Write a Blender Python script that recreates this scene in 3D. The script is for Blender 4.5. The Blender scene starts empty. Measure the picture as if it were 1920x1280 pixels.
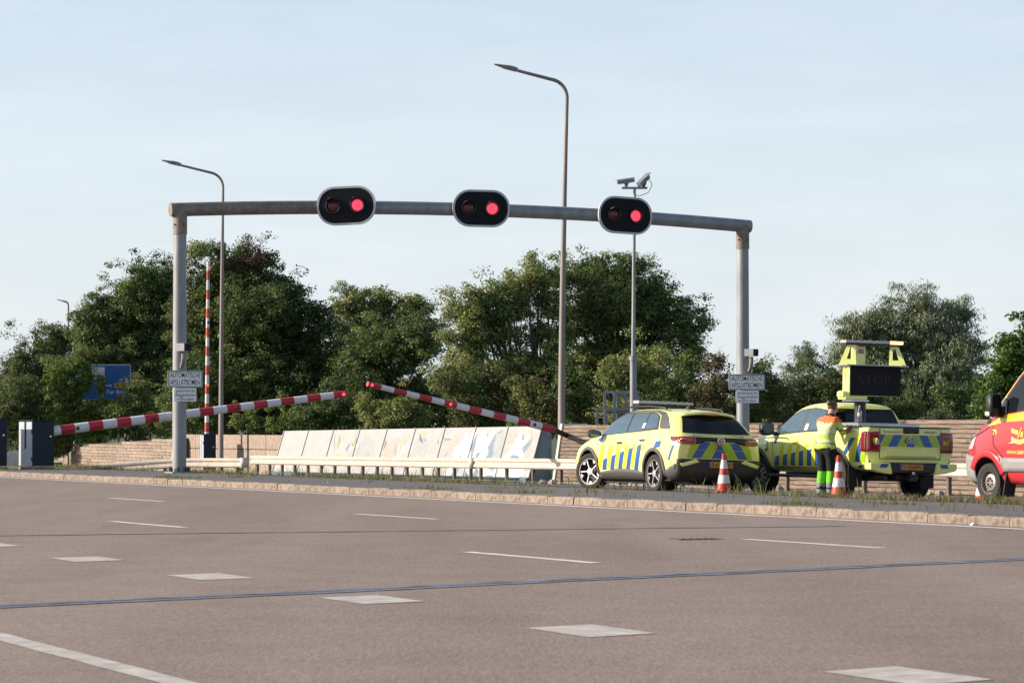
import bpy, bmesh, math, random
import numpy as np
from mathutils import Vector, Matrix
from mathutils.bvhtree import BVHTree

random.seed(7)
R = math.radians
scene = bpy.context.scene
C = scene.collection

# ------------------------------------------------------------------ camera
EYE = 1.37                      # lens height above the near carriageway
FPX = 5600.0                    # 105 mm on a 36 mm sensor, in 1920-px units
cam_d = bpy.data.cameras.new('camera')
cam = bpy.data.objects.new('camera', cam_d)
C.objects.link(cam)
cam_d.sensor_width = 36.0
cam_d.lens = 105.0
cam_d.clip_start = 0.5
cam_d.clip_end = 6000
cam.location = (0, 0, EYE)
cam.rotation_euler = (R(90) + math.atan(161.0 / FPX), 0, 0)
cam_d.dof.use_dof = True
cam_d.dof.focus_distance = 66.0
cam_d.dof.aperture_fstop = 9.0
scene.camera = cam

# ------------------------------------------------------------------ sky and sun
SUN_EL = R(23)
SUN_DIR = Vector((-0.995, 0.02, 0)).normalized()      # horizontal direction towards the sun
world = bpy.data.worlds.new('World')
scene.world = world
world.use_nodes = True
nt = world.node_tree
nt.nodes.clear()
wo = nt.nodes.new('ShaderNodeOutputWorld')
bg = nt.nodes.new('ShaderNodeBackground')
sky = nt.nodes.new('ShaderNodeTexSky')
sky.sky_type = 'NISHITA'
sky.sun_disc = False
sky.sun_elevation = SUN_EL
sky.sun_rotation = math.atan2(SUN_DIR.x, SUN_DIR.y)
sky.altitude = 0
sky.air_density = 1.0
sky.dust_density = 1.2
sky.ozone_density = 2.6
bg.inputs['Strength'].default_value = 0.096
# thin high cloud veil, streaked along the horizon
tc = nt.nodes.new('ShaderNodeTexCoord')
mp = nt.nodes.new('ShaderNodeMapping')
mp.inputs['Scale'].default_value = (5.0, 5.0, 26.0)
mp.inputs['Rotation'].default_value = (R(6), R(3), R(10))
nz = nt.nodes.new('ShaderNodeTexNoise')
nz.inputs['Scale'].default_value = 1.5
nz.inputs['Detail'].default_value = 7
nz.inputs['Roughness'].default_value = 0.58
rmp = nt.nodes.new('ShaderNodeValToRGB')
rmp.color_ramp.elements[0].position = 0.42
rmp.color_ramp.elements[0].color = (0, 0, 0, 1)
rmp.color_ramp.elements[1].position = 0.78
rmp.color_ramp.elements[1].color = (0.22, 0.22, 0.22, 1)
veil = nt.nodes.new('ShaderNodeMix')
veil.data_type = 'RGBA'
veil.inputs['B'].default_value = (8.1, 8.2, 8.5, 1)
base = nt.nodes.new('ShaderNodeMix')
base.data_type = 'RGBA'
# high haze: thick near the horizon, thinning towards the zenith
sep = nt.nodes.new('ShaderNodeSeparateXYZ')
hz_ = nt.nodes.new('ShaderNodeMapRange')
hz_.interpolation_type = 'SMOOTHSTEP'
hz_.inputs['From Min'].default_value = -0.02
hz_.inputs['From Max'].default_value = 0.42
hz_.inputs['To Min'].default_value = 0.62
hz_.inputs['To Max'].default_value = 0.02
nt.links.new(tc.outputs['Generated'], sep.inputs['Vector'])
nt.links.new(sep.outputs['Z'], hz_.inputs['Value'])
nt.links.new(hz_.outputs['Result'], base.inputs['Factor'])
base.inputs['B'].default_value = (7.1, 7.65, 8.4, 1)
nt.links.new(tc.outputs['Generated'], mp.inputs['Vector'])
nt.links.new(mp.outputs['Vector'], nz.inputs['Vector'])
nt.links.new(nz.outputs['Fac'], rmp.inputs['Fac'])
nt.links.new(sky.outputs['Color'], base.inputs['A'])
nt.links.new(base.outputs['Result'], veil.inputs['A'])
nt.links.new(rmp.outputs['Color'], veil.inputs['Factor'])
nt.links.new(veil.outputs['Result'], bg.inputs['Color'])
nt.links.new(bg.outputs['Background'], wo.inputs['Surface'])

sun_d = bpy.data.lights.new('sun', 'SUN')
sun_d.energy = 5.0
sun_d.angle = R(0.53)
sun_d.color = (1.0, 0.86, 0.70)
sun = bpy.data.objects.new('sun', sun_d)
C.objects.link(sun)
sv = Vector((SUN_DIR.x * math.cos(SUN_EL), SUN_DIR.y * math.cos(SUN_EL), math.sin(SUN_EL)))
sun.rotation_euler = sv.to_track_quat('Z', 'Y').to_euler()
sun.location = sv * 60

vs = scene.view_settings
vs.view_transform = 'Standard'
vs.look = 'None'
vs.gamma = 1.0
vs.use_curve_mapping = False
vs.exposure = 0.55

# ------------------------------------------------------------------ road frame
ANG = R(26.5)
U2 = Vector((math.sin(ANG), -math.cos(ANG)))      # along the road, towards the camera side
V2 = Vector((math.cos(ANG), math.sin(ANG)))       # across the road, away from the near side
YAW = math.pi / 2 + ANG                           # heading of traffic on the far carriageway

def rv(u, v, z=0.0):
    return Vector((u * U2.x + v * V2.x, u * U2.y + v * V2.y, z))

def on_line(px, v):
    """(u) of the point of the line v = const seen in direction px"""
    t = (px - 960) / FPX
    d = v / (t * V2.x + V2.y)
    x = t * d
    return x * U2.x + d * U2.y

def at(px, d, z=0.0):
    return Vector(((px - 960) / FPX * d, d, z))

def ht(py, d):
    return EYE + (800 - py) * d / FPX

def deck_z(v, u=-75.0):
    """surface of the far carriageway: falls away from the median"""
    pts = [(29.0, 0.125), (30.3, 0.075), (31.4, 0.0), (33.2, -0.06), (44.0, -0.42), (47.5, -0.50)]
    if v <= pts[0][0]:
        return pts[0][1]
    for (a, za), (b, zb) in zip(pts, pts[1:]):
        if v <= b:
            z = za + (zb - za) * (v - a) / (b - a)
            break
    else:
        z = pts[-1][1]
    w = max(0.0, min(1.0, (v - 34) / 10.0))
    return z + w * 0.004 * (max(-115, min(-50, u)) + 78)

# ------------------------------------------------------------------ materials
M = {}

def pm(name, col, rough=0.6, metal=0.0, var=0.12, scale=6.0, bump=0.0, bscale=60.0,
       coat=0.0, emit=None, estr=0.0, spec=0.5, col2=None, objrand=0.0, detail=6, stretch=None):
    m = bpy.data.materials.new(name)
    m.use_nodes = True
    t = m.node_tree
    b = t.nodes['Principled BSDF']
    b.inputs['Roughness'].default_value = rough
    b.inputs['Metallic'].default_value = metal
    b.inputs['Specular IOR Level'].default_value = spec
    b.inputs['Coat Weight'].default_value = coat
    b.inputs['Coat Roughness'].default_value = 0.06
    tcn = t.nodes.new('ShaderNodeTexCoord')
    src = tcn.outputs['Object']
    if stretch:
        mpn = t.nodes.new('ShaderNodeMapping')
        mpn.inputs['Scale'].default_value = stretch
        t.links.new(src, mpn.inputs['Vector'])
        src = mpn.outputs['Vector']
    n = t.nodes.new('ShaderNodeTexNoise')
    n.inputs['Scale'].default_value = scale
    n.inputs['Detail'].default_value = detail
    n.inputs['Roughness'].default_value = 0.6
    t.links.new(src, n.inputs['Vector'])
    mx = t.nodes.new('ShaderNodeMix')
    mx.data_type = 'RGBA'
    c2 = col2 if col2 else tuple(c * (1 - var) for c in col)
    c1 = col if col2 else tuple(min(1, c * (1 + var * 0.6)) for c in col)
    mx.inputs['A'].default_value = (*c1, 1)
    mx.inputs['B'].default_value = (*c2, 1)
    rp = t.nodes.new('ShaderNodeMapRange')
    rp.inputs['From Min'].default_value = 0.3
    rp.inputs['From Max'].default_value = 0.7
    t.links.new(n.outputs['Fac'], rp.inputs['Value'])
    t.links.new(rp.outputs['Result'], mx.inputs['Factor'])
    out = mx.outputs['Result']
    if objrand:
        oi = t.nodes.new('ShaderNodeObjectInfo')
        hs = t.nodes.new('ShaderNodeHueSaturation')
        ma = t.nodes.new('ShaderNodeMapRange')
        ma.inputs['To Min'].default_value = 1 - objrand
        ma.inputs['To Max'].default_value = 1 + objrand
        t.links.new(oi.outputs['Random'], ma.inputs['Value'])
        t.links.new(ma.outputs['Result'], hs.inputs['Value'])
        t.links.new(out, hs.inputs['Color'])
        out = hs.outputs['Color']
    t.links.new(out, b.inputs['Base Color'])
    if bump:
        n2 = t.nodes.new('ShaderNodeTexNoise')
        n2.inputs['Scale'].default_value = bscale
        n2.inputs['Detail'].default_value = 4
        t.links.new(src, n2.inputs['Vector'])
        bp = t.nodes.new('ShaderNodeBump')
        bp.inputs['Strength'].default_value = bump
        bp.inputs['Distance'].default_value = 0.02
        t.links.new(n2.outputs['Fac'], bp.inputs['Height'])
        t.links.new(bp.outputs['Normal'], b.inputs['Normal'])
    if emit:
        b.inputs['Emission Color'].default_value = (*emit, 1)
        b.inputs['Emission Strength'].default_value = estr
    M[name] = m
    return m

def leaf_mat(name, transl=0.35):
    m = bpy.data.materials.new(name)
    m.use_nodes = True
    t = m.node_tree
    b = t.nodes['Principled BSDF']
    o = t.nodes['Material Output']
    at_ = t.nodes.new('ShaderNodeAttribute')
    at_.attribute_name = 'tint'
    b.inputs['Roughness'].default_value = 0.55
    b.inputs['Specular IOR Level'].default_value = 0.35
    t.links.new(at_.outputs['Color'], b.inputs['Base Color'])
    tr = t.nodes.new('ShaderNodeBsdfTranslucent')
    hs = t.nodes.new('ShaderNodeHueSaturation')
    hs.inputs['Hue'].default_value = 0.485
    hs.inputs['Value'].default_value = 1.3
    t.links.new(at_.outputs['Color'], hs.inputs['Color'])
    t.links.new(hs.outputs['Color'], tr.inputs['Color'])
    ms = t.nodes.new('ShaderNodeMixShader')
    ms.inputs['Fac'].default_value = transl
    t.links.new(b.outputs['BSDF'], ms.inputs[1])
    t.links.new(tr.outputs['BSDF'], ms.inputs[2])
    t.links.new(ms.outputs['Shader'], o.inputs['Surface'])
    M[name] = m
    return m

def asphalt(name, ca, cb, speck):
    m = bpy.data.materials.new(name)
    m.use_nodes = True
    t = m.node_tree
    b = t.nodes['Principled BSDF']
    b.inputs['Roughness'].default_value = 0.86
    b.inputs['Specular IOR Level'].default_value = 0.3
    tcn = t.nodes.new('ShaderNodeTexCoord')
    def noise(sc, det, vec=None):
        n = t.nodes.new('ShaderNodeTexNoise')
        n.inputs['Scale'].default_value = sc
        n.inputs['Detail'].default_value = det
        t.links.new(vec or tcn.outputs['Object'], n.inputs['Vector'])
        return n
    def rng(src, a, c, lo, hi):
        r = t.nodes.new('ShaderNodeMapRange')
        r.inputs['From Min'].default_value = a
        r.inputs['From Max'].default_value = c
        r.inputs['To Min'].default_value = lo
        r.inputs['To Max'].default_value = hi
        t.links.new(src, r.inputs['Value'])
        return r.outputs['Result']
    mp_ = t.nodes.new('ShaderNodeMapping')          # tyre tracks run along the lanes
    mp_.inputs['Rotation'].default_value = (0, 0, -ANG)
    mp_.inputs['Scale'].default_value = (0.5, 0.035, 1)
    t.links.new(tcn.outputs['Object'], mp_.inputs['Vector'])
    big = noise(1.0, 5, mp_.outputs['Vector'])
    mid = noise(1.1, 6)
    fine = noise(70, 3)
    mp2 = t.nodes.new('ShaderNodeMapping')          # polished streaks along the driving direction
    mp2.inputs['Rotation'].default_value = (0, 0, -ANG)
    mp2.inputs['Scale'].default_value = (38, 3.2, 1)
    t.links.new(tcn.outputs['Object'], mp2.inputs['Vector'])
    strk = noise(1.0, 4, mp2.outputs['Vector'])
    mp3 = t.nodes.new('ShaderNodeMapping')          # stains
    mp3.inputs['Rotation'].default_value = (0, 0, -ANG)
    mp3.inputs['Scale'].default_value = (0.9, 0.16, 1)
    t.links.new(tcn.outputs['Object'], mp3.inputs['Vector'])
    stn = noise(1.0, 8, mp3.outputs['Vector'])
    grit = t.nodes.new('ShaderNodeTexVoronoi')
    grit.inputs['Scale'].default_value = 55
    t.links.new(tcn.outputs['Object'], grit.inputs['Vector'])
    mx = t.nodes.new('ShaderNodeMix'); mx.data_type = 'RGBA'
    mx.inputs['A'].default_value = (*ca, 1); mx.inputs['B'].default_value = (*cb, 1)
    t.links.new(rng(big.outputs['Fac'], 0.3, 0.7, 0, 1), mx.inputs['Factor'])
    hs = t.nodes.new('ShaderNodeHueSaturation')
    ml = t.nodes.new('ShaderNodeMath'); ml.operation = 'MULTIPLY'
    t.links.new(rng(mid.outputs['Fac'], 0.3, 0.7, 0.93, 1.06), ml.inputs[0])
    t.links.new(rng(fine.outputs['Fac'], 0.3, 0.7, 1 - speck, 1 + speck), ml.inputs[1])
    ml2 = t.nodes.new('ShaderNodeMath'); ml2.operation = 'MULTIPLY'
    t.links.new(ml.outputs[0], ml2.inputs[0])
    t.links.new(rng(grit.outputs['Color'], 0.0, 1.0, 1 - speck, 1 + speck), ml2.inputs[1])
    ml3 = t.nodes.new('ShaderNodeMath'); ml3.operation = 'MULTIPLY'
    t.links.new(ml2.outputs[0], ml3.inputs[0])
    t.links.new(rng(strk.outputs['Fac'], 0.25, 0.75, 0.84, 1.16), ml3.inputs[1])
    ml4 = t.nodes.new('ShaderNodeMath'); ml4.operation = 'MULTIPLY'
    t.links.new(ml3.outputs[0], ml4.inputs[0])
    t.links.new(rng(stn.outputs['Fac'], 0.56, 0.74, 1.0, 0.86), ml4.inputs[1])
    t.links.new(ml4.outputs[0], hs.inputs['Value'])
    t.links.new(mx.outputs['Result'], hs.inputs['Color'])
    t.links.new(hs.outputs['Color'], b.inputs['Base Color'])
    bp = t.nodes.new('ShaderNodeBump')
    bp.inputs['Strength'].default_value = 0.35
    bp.inputs['Distance'].default_value = 0.006
    t.links.new(grit.outputs['Distance'], bp.inputs['Height'])
    t.links.new(bp.outputs['Normal'], b.inputs['Normal'])
    M[name] = m
    return m

asphalt('asphalt_old', (0.280, 0.223, 0.187), (0.214, 0.170, 0.143), 0.26)
asphalt('asphalt_dark', (0.165, 0.155, 0.153), (0.130, 0.122, 0.121), 0.24)
asphalt('asphalt_deck', (0.150, 0.140, 0.134), (0.12, 0.112, 0.108), 0.2)
pm('line_paint', (0.62, 0.58, 0.54), 0.7, col2=(0.36, 0.32, 0.29), scale=5, detail=10, bump=0.2, bscale=90)
pm('line_paint_bright', (0.86, 0.83, 0.79), 0.7, col2=(0.56, 0.52, 0.48), scale=4, detail=10, bump=0.2, bscale=90)
pm('bitumen_joint', (0.20, 0.205, 0.232), 0.6, var=0.55, scale=3, bump=0.4, bscale=30)
pm('kerb_concrete', (0.27, 0.215, 0.175), 0.88, var=0.6, scale=9, bump=0.5, bscale=50, objrand=0.12)
pm('soil', (0.10, 0.08, 0.055), 0.95, var=0.4, scale=3, bump=0.5, bscale=20)
pm('meadow', (0.06, 0.085, 0.03), 0.95, var=0.4, scale=1.2, bump=0.6, bscale=8)
pm('wall_stone', (0.27, 0.205, 0.160), 0.92, var=0.55, scale=4, bump=1.0, bscale=22, objrand=0.20)
pm('wall_stone_sunlit', (0.34, 0.265, 0.21), 0.92, var=0.5, scale=5, bump=1.0, bscale=22, objrand=0.18)  # same stone, its colour lightened for the stronger sun on the left walls
pm('wall_concrete', (0.34, 0.27, 0.215), 0.92, var=0.35, scale=6, bump=0.7, bscale=40, objrand=0.06)
pm('wall_end', (0.60, 0.56, 0.51), 0.85, var=0.2, scale=5, bump=0.3)
pm('galv', (0.27, 0.285, 0.30), 0.55, 0.3, var=0.22, scale=4, bump=0.1, bscale=30, stretch=(1, 1, 0.3))
pm('galv_brown', (0.24, 0.20, 0.17), 0.65, 0.25, var=0.35, scale=4, bump=0.15, bscale=40)
pm('pole_weathered', (0.26, 0.235, 0.21), 0.65, 0.2, var=0.22, scale=3, bump=0.1, stretch=(1, 1, 0.2))
pm('rail_zinc', (0.60, 0.53, 0.44), 0.55, 0.15, var=0.16, scale=3, bump=0.12, bscale=14)
pm('post_rust', (0.17, 0.13, 0.105), 0.85, 0.1, var=0.4, scale=12, bump=0.4)
pm('sign_white', (0.86, 0.86, 0.86), 0.5, var=0.1, scale=7)
pm('sign_grey', (0.50, 0.51, 0.53), 0.5, 0.1, var=0.1)
pm('black', (0.012, 0.013, 0.016), 0.45, var=0.2)
pm('board_black', (0.010, 0.012, 0.016), 0.75, var=0.2, spec=0.2)
pm('rubber', (0.028, 0.026, 0.025), 0.85, var=0.35, scale=14, bump=0.2)
pm('dark_plastic', (0.022, 0.022, 0.024), 0.5, var=0.25, scale=9)
pm('grey_plastic', (0.085, 0.08, 0.078), 0.55, var=0.15, scale=9, bump=0.1, bscale=160)
pm('box_blue', (0.008, 0.016, 0.034), 0.5, spec=0.3, var=0.15, scale=3)
pm('box_grey', (0.44, 0.50, 0.56), 0.45, var=0.14, scale=4, stretch=(1, 1, 0.3))
pm('barrier_red', (0.43, 0.022, 0.035), 0.4, var=0.18, scale=5)
pm('barrier_orange', (0.50, 0.075, 0.035), 0.45, var=0.2, scale=5)
pm('barrier_white', (0.66, 0.67, 0.69), 0.42, var=0.12, scale=5)
pm('lens_off', (0.10, 0.012, 0.014), 0.25, var=0.2)
pm('lens_red', (0.5, 0.02, 0.05), 0.3, emit=(1.0, 0.085, 0.155), estr=1.0)
def led_lens(m):
    t = m.node_tree; b = t.nodes['Principled BSDF']
    c = t.nodes.new('ShaderNodeTexCoord')
    vo = t.nodes.new('ShaderNodeTexVoronoi'); vo.inputs['Scale'].default_value = 34; vo.inputs['Randomness'].default_value = 0.15
    t.links.new(c.outputs['Object'], vo.inputs['Vector'])
    r1 = t.nodes.new('ShaderNodeMapRange'); r1.inputs['From Min'].default_value = 0.1; r1.inputs['From Max'].default_value = 0.6
    r1.inputs['To Min'].default_value = 1.7; r1.inputs['To Max'].default_value = 0.45
    t.links.new(vo.outputs['Distance'], r1.inputs['Value'])
    ln = t.nodes.new('ShaderNodeVectorMath'); ln.operation = 'LENGTH'
    t.links.new(c.outputs['Object'], ln.inputs[0])
    r2 = t.nodes.new('ShaderNodeMapRange'); r2.inputs['From Min'].default_value = 0.04; r2.inputs['From Max'].default_value = 0.165
    r2.inputs['To Min'].default_value = 1.25; r2.inputs['To Max'].default_value = 0.55
    t.links.new(ln.outputs['Value'], r2.inputs['Value'])
    mu = t.nodes.new('ShaderNodeMath'); mu.operation = 'MULTIPLY'
    t.links.new(r1.outputs['Result'], mu.inputs[0]); t.links.new(r2.outputs['Result'], mu.inputs[1])
    t.links.new(mu.outputs[0], b.inputs['Emission Strength'])
led_lens(M['lens_red'])
pm('lamp_red', (0.5, 0.02, 0.03), 0.3, emit=(1.0, 0.10, 0.10), estr=0.8)
pm('lamp_amber', (0.8, 0.4, 0.05), 0.3, emit=(1.0, 0.38, 0.10), estr=5.0)
pm('lamp_clear', (0.50, 0.48, 0.47), 0.15, coat=0.6, var=0.3, scale=30)
pm('panel_sheet', (0.345, 0.348, 0.348), 0.6, var=0.10, scale=2)
pm('panel_steel', (0.13, 0.21, 0.28), 0.5, 0.3, var=0.2, scale=4)
pm('panel_edge', (0.36, 0.41, 0.44), 0.5, 0.2, var=0.15, scale=6)
pm('panel_joint', (0.05, 0.07, 0.085), 0.6, var=0.2)
pm('graf_white', (0.60, 0.60, 0.62), 0.55, var=0.06)
pm('graf_blue', (0.15, 0.215, 0.30), 0.6, var=0.2)
pm('graf_pink', (0.365, 0.325, 0.300), 0.6, var=0.18)
pm('graf_grey', (0.30, 0.325, 0.33), 0.6, var=0.1)
pm('graf_yellow', (0.42, 0.37, 0.15), 0.6, var=0.3, scale=8)
pm('graf_red', (0.40, 0.13, 0.15), 0.7, var=0.4, scale=6)
pm('livery', (0.84, 0.87, 0.27), 0.32, var=0.04, coat=0.7)
pm('livery_lime', (0.36, 0.52, 0.02), 0.35, var=0.05, coat=0.5)
pm('livery_yellow', (0.72, 0.66, 0.006), 0.35, var=0.05, coat=0.5)
pm('livery_blue', (0.008, 0.09, 0.34), 0.35, var=0.08, coat=0.5)
pm('glass', (0.008, 0.011, 0.013), 0.05, var=0.1, spec=0.35)
pm('glass_side', (0.075, 0.115, 0.14), 0.06, var=0.12, coat=0.6, spec=0.7)
pm('silver', (0.62, 0.62, 0.63), 0.3, 0.75, var=0.08)
pm('chrome', (0.6, 0.6, 0.62), 0.15, 1.0, var=0.05)
pm('tail_red', (0.24, 0.006, 0.012), 0.14, var=0.35, scale=26, coat=1.0)
pm('tail_bright', (0.62, 0.10, 0.10), 0.2, coat=1.0)
pm('tail_amber', (0.62, 0.33, 0.10), 0.2, coat=1.0, var=0.3, scale=30)
pm('plate_amber', (0.60, 0.27, 0.035), 0.5, var=0.08)
pm('plate_blue', (0.02, 0.07, 0.30), 0.5)
pm('emblem_blue', (0.012, 0.03, 0.12), 0.25, coat=1.0)
pm('aluminium', (0.42, 0.45, 0.50), 0.35, 0.7, var=0.15)
pm('led_red', (0.030, 0.007, 0.009), 0.6, var=0.3, scale=40)
pm('van_red', (0.54, 0.030, 0.040), 0.28, var=0.05, coat=0.9)
pm('van_yellow', (0.75, 0.53, 0.02), 0.3, var=0.05, coat=0.8)
pm('van_grey', (0.27, 0.26, 0.26), 0.55, var=0.1, scale=8)
pm('van_sign_yellow', (0.80, 0.66, 0.10), 0.45, var=0.06)
pm('skin', (0.46, 0.25, 0.17), 0.55, var=0.1)
pm('hair', (0.12, 0.062, 0.036), 0.6, var=0.5, scale=40, stretch=(1, 1, 0.2))
pm('cloth_orange', (0.80, 0.17, 0.055), 0.85, var=0.15, scale=12, bump=0.5, bscale=22)
pm('cloth_lime', (0.50, 0.68, 0.10), 0.85, var=0.18, scale=10, bump=0.5, bscale=22)
pm('cloth_green', (0.16, 0.55, 0.02), 0.85, var=0.15, scale=10, bump=0.5, bscale=22)
pm('cloth_white', (0.60, 0.68, 0.36), 0.75, var=0.30, scale=13, bump=0.6, bscale=22)
pm('cloth_reflect', (0.19, 0.205, 0.215), 0.6, var=0.15)
pm('cloth_black', (0.008, 0.008, 0.010), 0.9, var=0.3, bump=0.4, bscale=25)
pm('cone_red', (0.50, 0.045, 0.03), 0.5, var=0.25, scale=9)
pm('cone_white', (0.68, 0.68, 0.70), 0.5, var=0.15, scale=9)
pm('road_blue', (0.006, 0.085, 0.29), 0.5, var=0.1)
pm('road_sign_white', (0.55, 0.57, 0.58), 0.5, var=0.08)
pm('bark', (0.075, 0.058, 0.045), 0.95, var=0.4, scale=9, bump=0.9, bscale=20, stretch=(1, 1, 0.25))
pm('green_paint', (0.01, 0.12, 0.06), 0.5)
pm('stone_rubble', (0.36, 0.30, 0.25), 0.9, var=0.35, scale=9, bump=0.7, bscale=20, objrand=0.2)
leaf_mat('leaf', 0.36)
leaf_mat('leaf_soft', 0.22)
leaf_mat('blade', 0.35)
# clear plastic of the bottle
bm_ = bpy.data.materials.new('clear_plastic'); bm_.use_nodes = True
pb_ = bm_.node_tree.nodes['Principled BSDF']
pb_.inputs['Transmission Weight'].default_value = 0.92
pb_.inputs['Roughness'].default_value = 0.08
pb_.inputs['IOR'].default_value = 1.25
nz_ = bm_.node_tree.nodes.new('ShaderNodeTexNoise'); nz_.inputs['Scale'].default_value = 30
bpn = bm_.node_tree.nodes.new('ShaderNodeBump'); bpn.inputs['Strength'].default_value = 0.1
bm_.node_tree.links.new(nz_.outputs['Fac'], bpn.inputs['Height'])
bm_.node_tree.links.new(bpn.outputs['Normal'], pb_.inputs['Normal'])
M['clear_plastic'] = bm_

# ------------------------------------------------------------------ mesh helpers
class MB:
    """collects shapes; build() links them as one mesh object"""
    def __init__(self):
        self.v, self.f, self.m = [], [], []
    def add(self, vs, fs, mi=0):
        o = len(self.v)
        self.v += [tuple(p) for p in vs]
        self.f += [tuple(i + o for i in f) for f in fs]
        self.m += [mi] * len(fs)
        return self
    def box(self, c, s, mi=0, rot=None, bev=0.0):
        x, y, z = s[0] / 2, s[1] / 2, s[2] / 2
        if bev > 0:
            b = bev
            pts = []
            for sz in (-1, 1):
                for (zz, ins) in (((z - b) * sz, 0), (z * sz, b)) if sz > 0 else ((z * sz, b), ((z - b) * sz, 0)):
                    for (px, py) in ((-x + ins, -y + ins), (x - ins, -y + ins), (x - ins, y - ins), (-x + ins, y - ins)):
                        pts.append(Vector((px, py, zz)))
            fs = [(3, 2, 1, 0)]
            for k in range(3):
                a = 4 * k
                for i in range(4):
                    j = (i + 1) % 4
                    fs.append((a + i, a + j, a + 4 + j, a + 4 + i))
            fs.append((12, 13, 14, 15))
        else:
            pts = [Vector((sx * x, sy * y, sz * z)) for sz in (-1, 1) for (sx, sy) in ((-1, -1), (1, -1), (1, 1), (-1, 1))]
            fs = [(3, 2, 1, 0), (4, 5, 6, 7), (0, 1, 5, 4), (1, 2, 6, 5), (2, 3, 7, 6), (3, 0, 4, 7)]
        if rot is not None:
            pts = [rot @ p for p in pts]
        c = Vector(c)
        return self.add([p + c for p in pts], fs, mi)
    def tube(self, path, rad, n=10, mi=0, cap=True, band=None):
        """swept circle; band(i) gives the material of segment i"""
        path = [Vector(p) for p in path]
        k = len(path)
        rad = [rad] * k if not hasattr(rad, '__len__') else rad
        rings = []
        up = None
        for i, p in enumerate(path):
            d = (path[min(i + 1, k - 1)] - path[max(i - 1, 0)]).normalized()
            if up is None:
                up = Vector((0, 0, 1)) if abs(d.z) < 0.9 else Vector((0, 1, 0))
            a = d.cross(up).normalized()
            b = a.cross(d).normalized()
            up = b
            rings.append([p + (a * math.cos(2 * math.pi * j / n) + b * math.sin(2 * math.pi * j / n)) * rad[i] for j in range(n)])
        o = len(self.v)
        for r_ in rings:
            self.v += [tuple(p) for p in r_]
        for i in range(k - 1):
            for j in range(n):
                j2 = (j + 1) % n
                self.f.append((o + i * n + j, o + i * n + j2, o + (i + 1) * n + j2, o + (i + 1) * n + j))
                self.m.append(band(i) if band else mi)
        if cap:
            self.f.append(tuple(o + j for j in reversed(range(n))))
            self.m.append(band(0) if band else mi)
            self.f.append(tuple(o + (k - 1) * n + j for j in range(n)))
            self.m.append(band(k - 2) if band else mi)
        return self
    def lathe(self, prof, n=20, mi=0, axis='Z', at=(0, 0, 0), mats=None, close=False):
        """prof: list of (radius, height)"""
        at = Vector(at)
        o = len(self.v)
        for (r_, h) in prof:
            for j in range(n):
                a = 2 * math.pi * j / n
                if axis == 'Z':
                    p = Vector((r_ * math.cos(a), r_ * math.sin(a), h))
                elif axis == 'Y':
                    p = Vector((r_ * math.cos(a), h, r_ * math.sin(a)))
                else:
                    p = Vector((h, r_ * math.cos(a), r_ * math.sin(a)))
                self.v.append(tuple(p + at))
        k = len(prof)
        for i in range(k - 1):
            for j in range(n):
                j2 = (j + 1) % n
                q = (o + i * n + j, o + i * n + j2, o + (i + 1) * n + j2, o + (i + 1) * n + j)
                self.f.append(q if axis != 'Y' else q[::-1])
                self.m.append(mats[i] if mats else mi)
        if close:
            self.f.append(tuple(o + j for j in reversed(range(n)))); self.m.append(mats[0] if mats else mi)
            self.f.append(tuple(o + (k - 1) * n + j for j in range(n))); self.m.append(mats[-1] if mats else mi)
        return self
    def prism(self, poly, t0, t1, plane='XZ', mi=0, mside=None):
        """polygon in a plane, extruded along the third axis from t0 to t1"""
        def mk(p, t):
            return {'XZ': (p[0], t, p[1]), 'YZ': (t, p[0], p[1]), 'XY': (p[0], p[1], t)}[plane]
        n = len(poly)
        vs = [mk(p, t0) for p in poly] + [mk(p, t1) for p in poly]
        fs = [tuple(range(n)), tuple(reversed(range(n, 2 * n)))]
        self.add(vs, fs, mi)
        o = len(self.v) - 2 * n
        for i in range(n):
            j = (i + 1) % n
            self.f.append((o + i, o + n + i, o + n + j, o + j))
            self.m.append(mi if mside is None else mside)
        return self
    def build(self, name, mats, parent=None, smooth=False, loc=None, rot=None, fix=True, angle=35):
        me = bpy.data.meshes.new(name)
        me.from_pydata(self.v, [], self.f)
        mats = mats if isinstance(mats, (list, tuple)) else [mats]
        for q in mats:
            me.materials.append(M[q])
        me.polygons.foreach_set('material_index', self.m)
        if fix:
            bm = bmesh.new(); bm.from_mesh(me)
            bmesh.ops.recalc_face_normals(bm, faces=bm.faces)
            bm.to_mesh(me); bm.free()
        if smooth:
            me.shade_smooth()
            me.set_sharp_from_angle(angle=R(angle))
        me.update()
        o = bpy.data.objects.new(name, me)
        C.objects.link(o)
        o.parent = parent
        if loc is not None: o.location = loc
        if rot is not None: o.rotation_euler = rot
        return o

def empty(name, loc=(0, 0, 0), rz=0.0, rx=0.0):
    o = bpy.data.objects.new(name, None)
    o.empty_display_size = 0.2
    C.objects.link(o)
    o.location = loc
    o.rotation_euler = (rx, 0, rz)
    return o

def tag(o, label=None, cat=None, group=None, kind=None):
    if label: o['label'] = label
    if cat: o['category'] = cat
    if group: o['group'] = group
    if kind: o['kind'] = kind
    return o

def copy_tree(o, parent=None):
    c = o.copy(); C.objects.link(c); c.parent = parent
    for ch in list(o.children):
        copy_tree(ch, c)
    return c

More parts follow.
